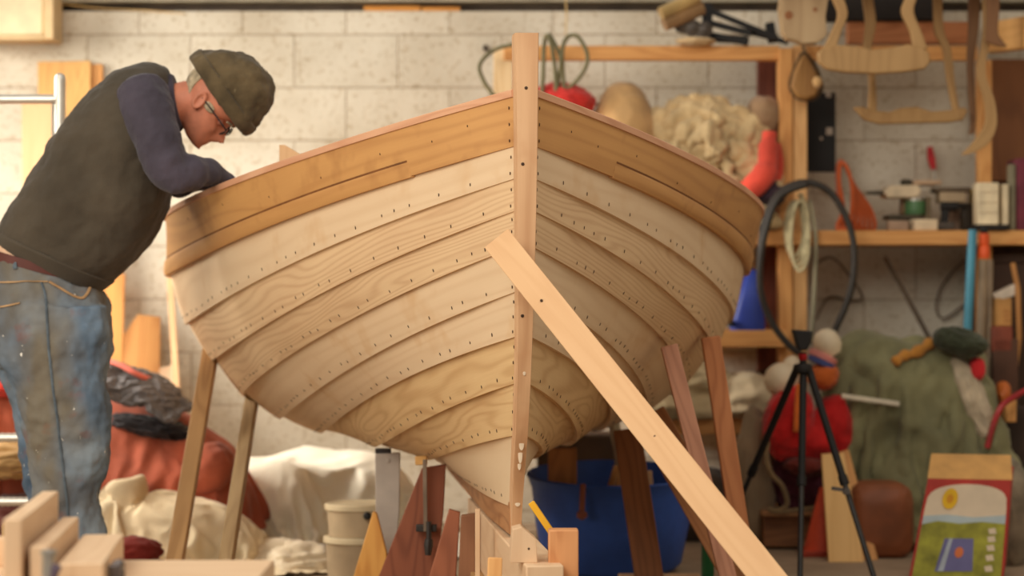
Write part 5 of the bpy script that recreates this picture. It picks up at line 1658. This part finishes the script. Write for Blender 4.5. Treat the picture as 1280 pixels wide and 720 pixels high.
# printed carton
CD = 8.3
ct = thing('printed_carton', 'brightly printed carton with a yellow sun and green field at bottom right', 'carton', V(X(1203, CD), CD + .1, 0))
tilt = (P(1160, 598, CD), P(1264, 600, CD), V(X(1252, CD), CD - .03, 0.0), V(X(1134, CD), CD - .03, 0.0))
A_, B_, C_, D_ = tilt
dep = V(.045, .17, .035)
CARD = plain('carton_tan', (206, 156, 92), .85, .08)
b = MB(); b.prism([A_, B_, C_, D_], dep * 1.0); b.build('box', plain('carton_red', (176, 54, 44), .6, .08), ct, bevel=.002)
b = MB(); b.prism([A_ + V(0, 0, 0), B_ + V(.004, 0, 0), B_ + V(.02, .10, .075), A_ + V(.03, .10, .075)], (0, .006, .004)); b.build('flap', CARD, ct)
def cp(u, v, lift=.0015):
    """point on the front face: u across, v down (0..1)"""
    t_ = A_.lerp(B_, u); w_ = D_.lerp(C_, u)
    n_ = (B_ - A_).cross(D_ - A_).normalized()
    if n_.y > 0: n_ = -n_
    return t_.lerp(w_, v) + n_ * lift
def patch(poly, mat, name, lift=.0015):
    b = MB(); n_ = (cp(0, 0, 0) - cp(0, 0, .001)).normalized() * .001
    b.prism([cp(u, v, lift) for u, v in poly], n_); return b.build(name, mat, ct)
arch = [(.03, 1.0), (.03, .3)] + [(.5 - .47 * math.cos(math.pi * i / 16) * 1.0, .30 - .25 * math.sin(math.pi * i / 16) ** .5) for i in range(17)] + [(.97, .3), (.97, 1.0)]
patch(arch, plain('print_white', (216, 198, 172), .6, .04), 'white_print')
patch([(.03, .375), (.3, .36), (.6, .385), (.97, .36), (.97, .5), (.03, .5)], plain('print_sky', (172, 186, 190), .6, .06), 'sky_print', .003)
patch([(.03, .46), (.2, .425), (.45, .45), (.7, .43), (.97, .45), (.97, 1.0), (.03, 1.0)], plain('print_green', (142, 140, 50), .6, .22, 14), 'field_print', .0045)
def disc(u, v, r_, mat, name, lift):
    patch([(u + r_ * math.cos(q) * .5 / .58, v + r_ * math.sin(q)) for q in (2 * math.pi * i / 20 for i in range(20))], mat, name, lift)
disc(.30, .20, .105, plain('print_yellow', (222, 176, 30), .6, .06), 'sun_print', .006)
disc(.30, .20, .045, plain('print_amber', (206, 140, 30), .6, .06), 'sun_heart', .0075)
patch([(.31, .60), (.63, .60), (.66, .93), (.26, .93)], plain('print_violet', (106, 104, 150), .6, .06), 'card_print', .006)
patch([(.36, .60), (.40, .60), (.35, .93), (.29, .93)], plain('print_pale', (168, 178, 190), .6, .06), 'card_edge', .0075)
disc(.49, .74, .055, plain('print_orange', (204, 112, 66), .6, .06), 'flower_print', .0075)
for i, v in enumerate((.50, .58, .67, .77, .88)):
    patch([(.78, v), (.86, v - .01), (.88, v + .05), (.80, v + .055)], plain('print_white', (216, 198, 172), .6, .04), 'pale_print', .006)
b = MB(); b.blob(V(X(1268, 8.6), 8.7, .17), (.085, .1, .20), 141, .12, (2, 2, 2), 5, 0.0)
tag(b.build('woven_sack', cloth('woven_grey', (134, 120, 100), .9, .2, 10), sharp=0), 'grey woven sack at the bottom right corner beside the carton', 'sack')
# ------------------------------------------------------------------ light and camera
def area(name, loc, target, size, sy, power, c):
    l = bpy.data.lights.new(name, 'AREA')
    l.shape = 'RECTANGLE'; l.size = size; l.size_y = sy
    l.energy = power; l.color = c
    o = bpy.data.objects.new(name, l); COL.objects.link(o)
    o.location = loc
    o.rotation_euler = (Vector(target) - Vector(loc)).to_track_quat('-Z', 'Y').to_euler()
    return o
area('workshop_light', (-2.4, 2.0, 3.7), (-.3, 7.0, .7), 3.0, 2.4, 180, (1.0, .93, .81))
area('wall_light', (-3.4, 8.75, 2.0), (-.7, 9.55, .6), 1.2, 1.2, 48, (1.0, .94, .84)).data.spread = R(88)
area('left_fill_light', (-3.5, 4.9, 1.3), (-.8, 9.2, .35), 1.8, 1.6, 38, (1.0, .94, .84))  # added soft fill low on the left, with no door behind it
area('tube_light', (1.4, 4.6, 3.9), (1.2, 8.2, .2), 2.4, 1.2, 32, (1.0, .92, .80))
w = bpy.data.worlds.new('World'); SC.world = w
w.use_nodes = True
bg = w.node_tree.nodes['Background']
bg.inputs[0].default_value = (1.0, .925, .83, 1); bg.inputs[1].default_value = .52
cam = bpy.data.cameras.new('camera')
cam.sensor_width = 36; cam.lens = 36 * F / 1280
cam.dof.use_dof = True; cam.dof.focus_distance = 6.2; cam.dof.aperture_fstop = 2.4
cam.clip_end = 100
co_ = bpy.data.objects.new('camera', cam); COL.objects.link(co_)
co_.location = (0, 0, CH); co_.rotation_euler = (R(90), 0, 0)
SC.camera = co_
vs = SC.view_settings
SC.display_settings.display_device = 'sRGB'
vs.view_transform = 'Standard'; vs.look = 'None'; vs.gamma = 1; vs.exposure = 0
vs.use_curve_mapping = False
SC.cycles.use_denoising = True
bpy.context.view_layer.update()
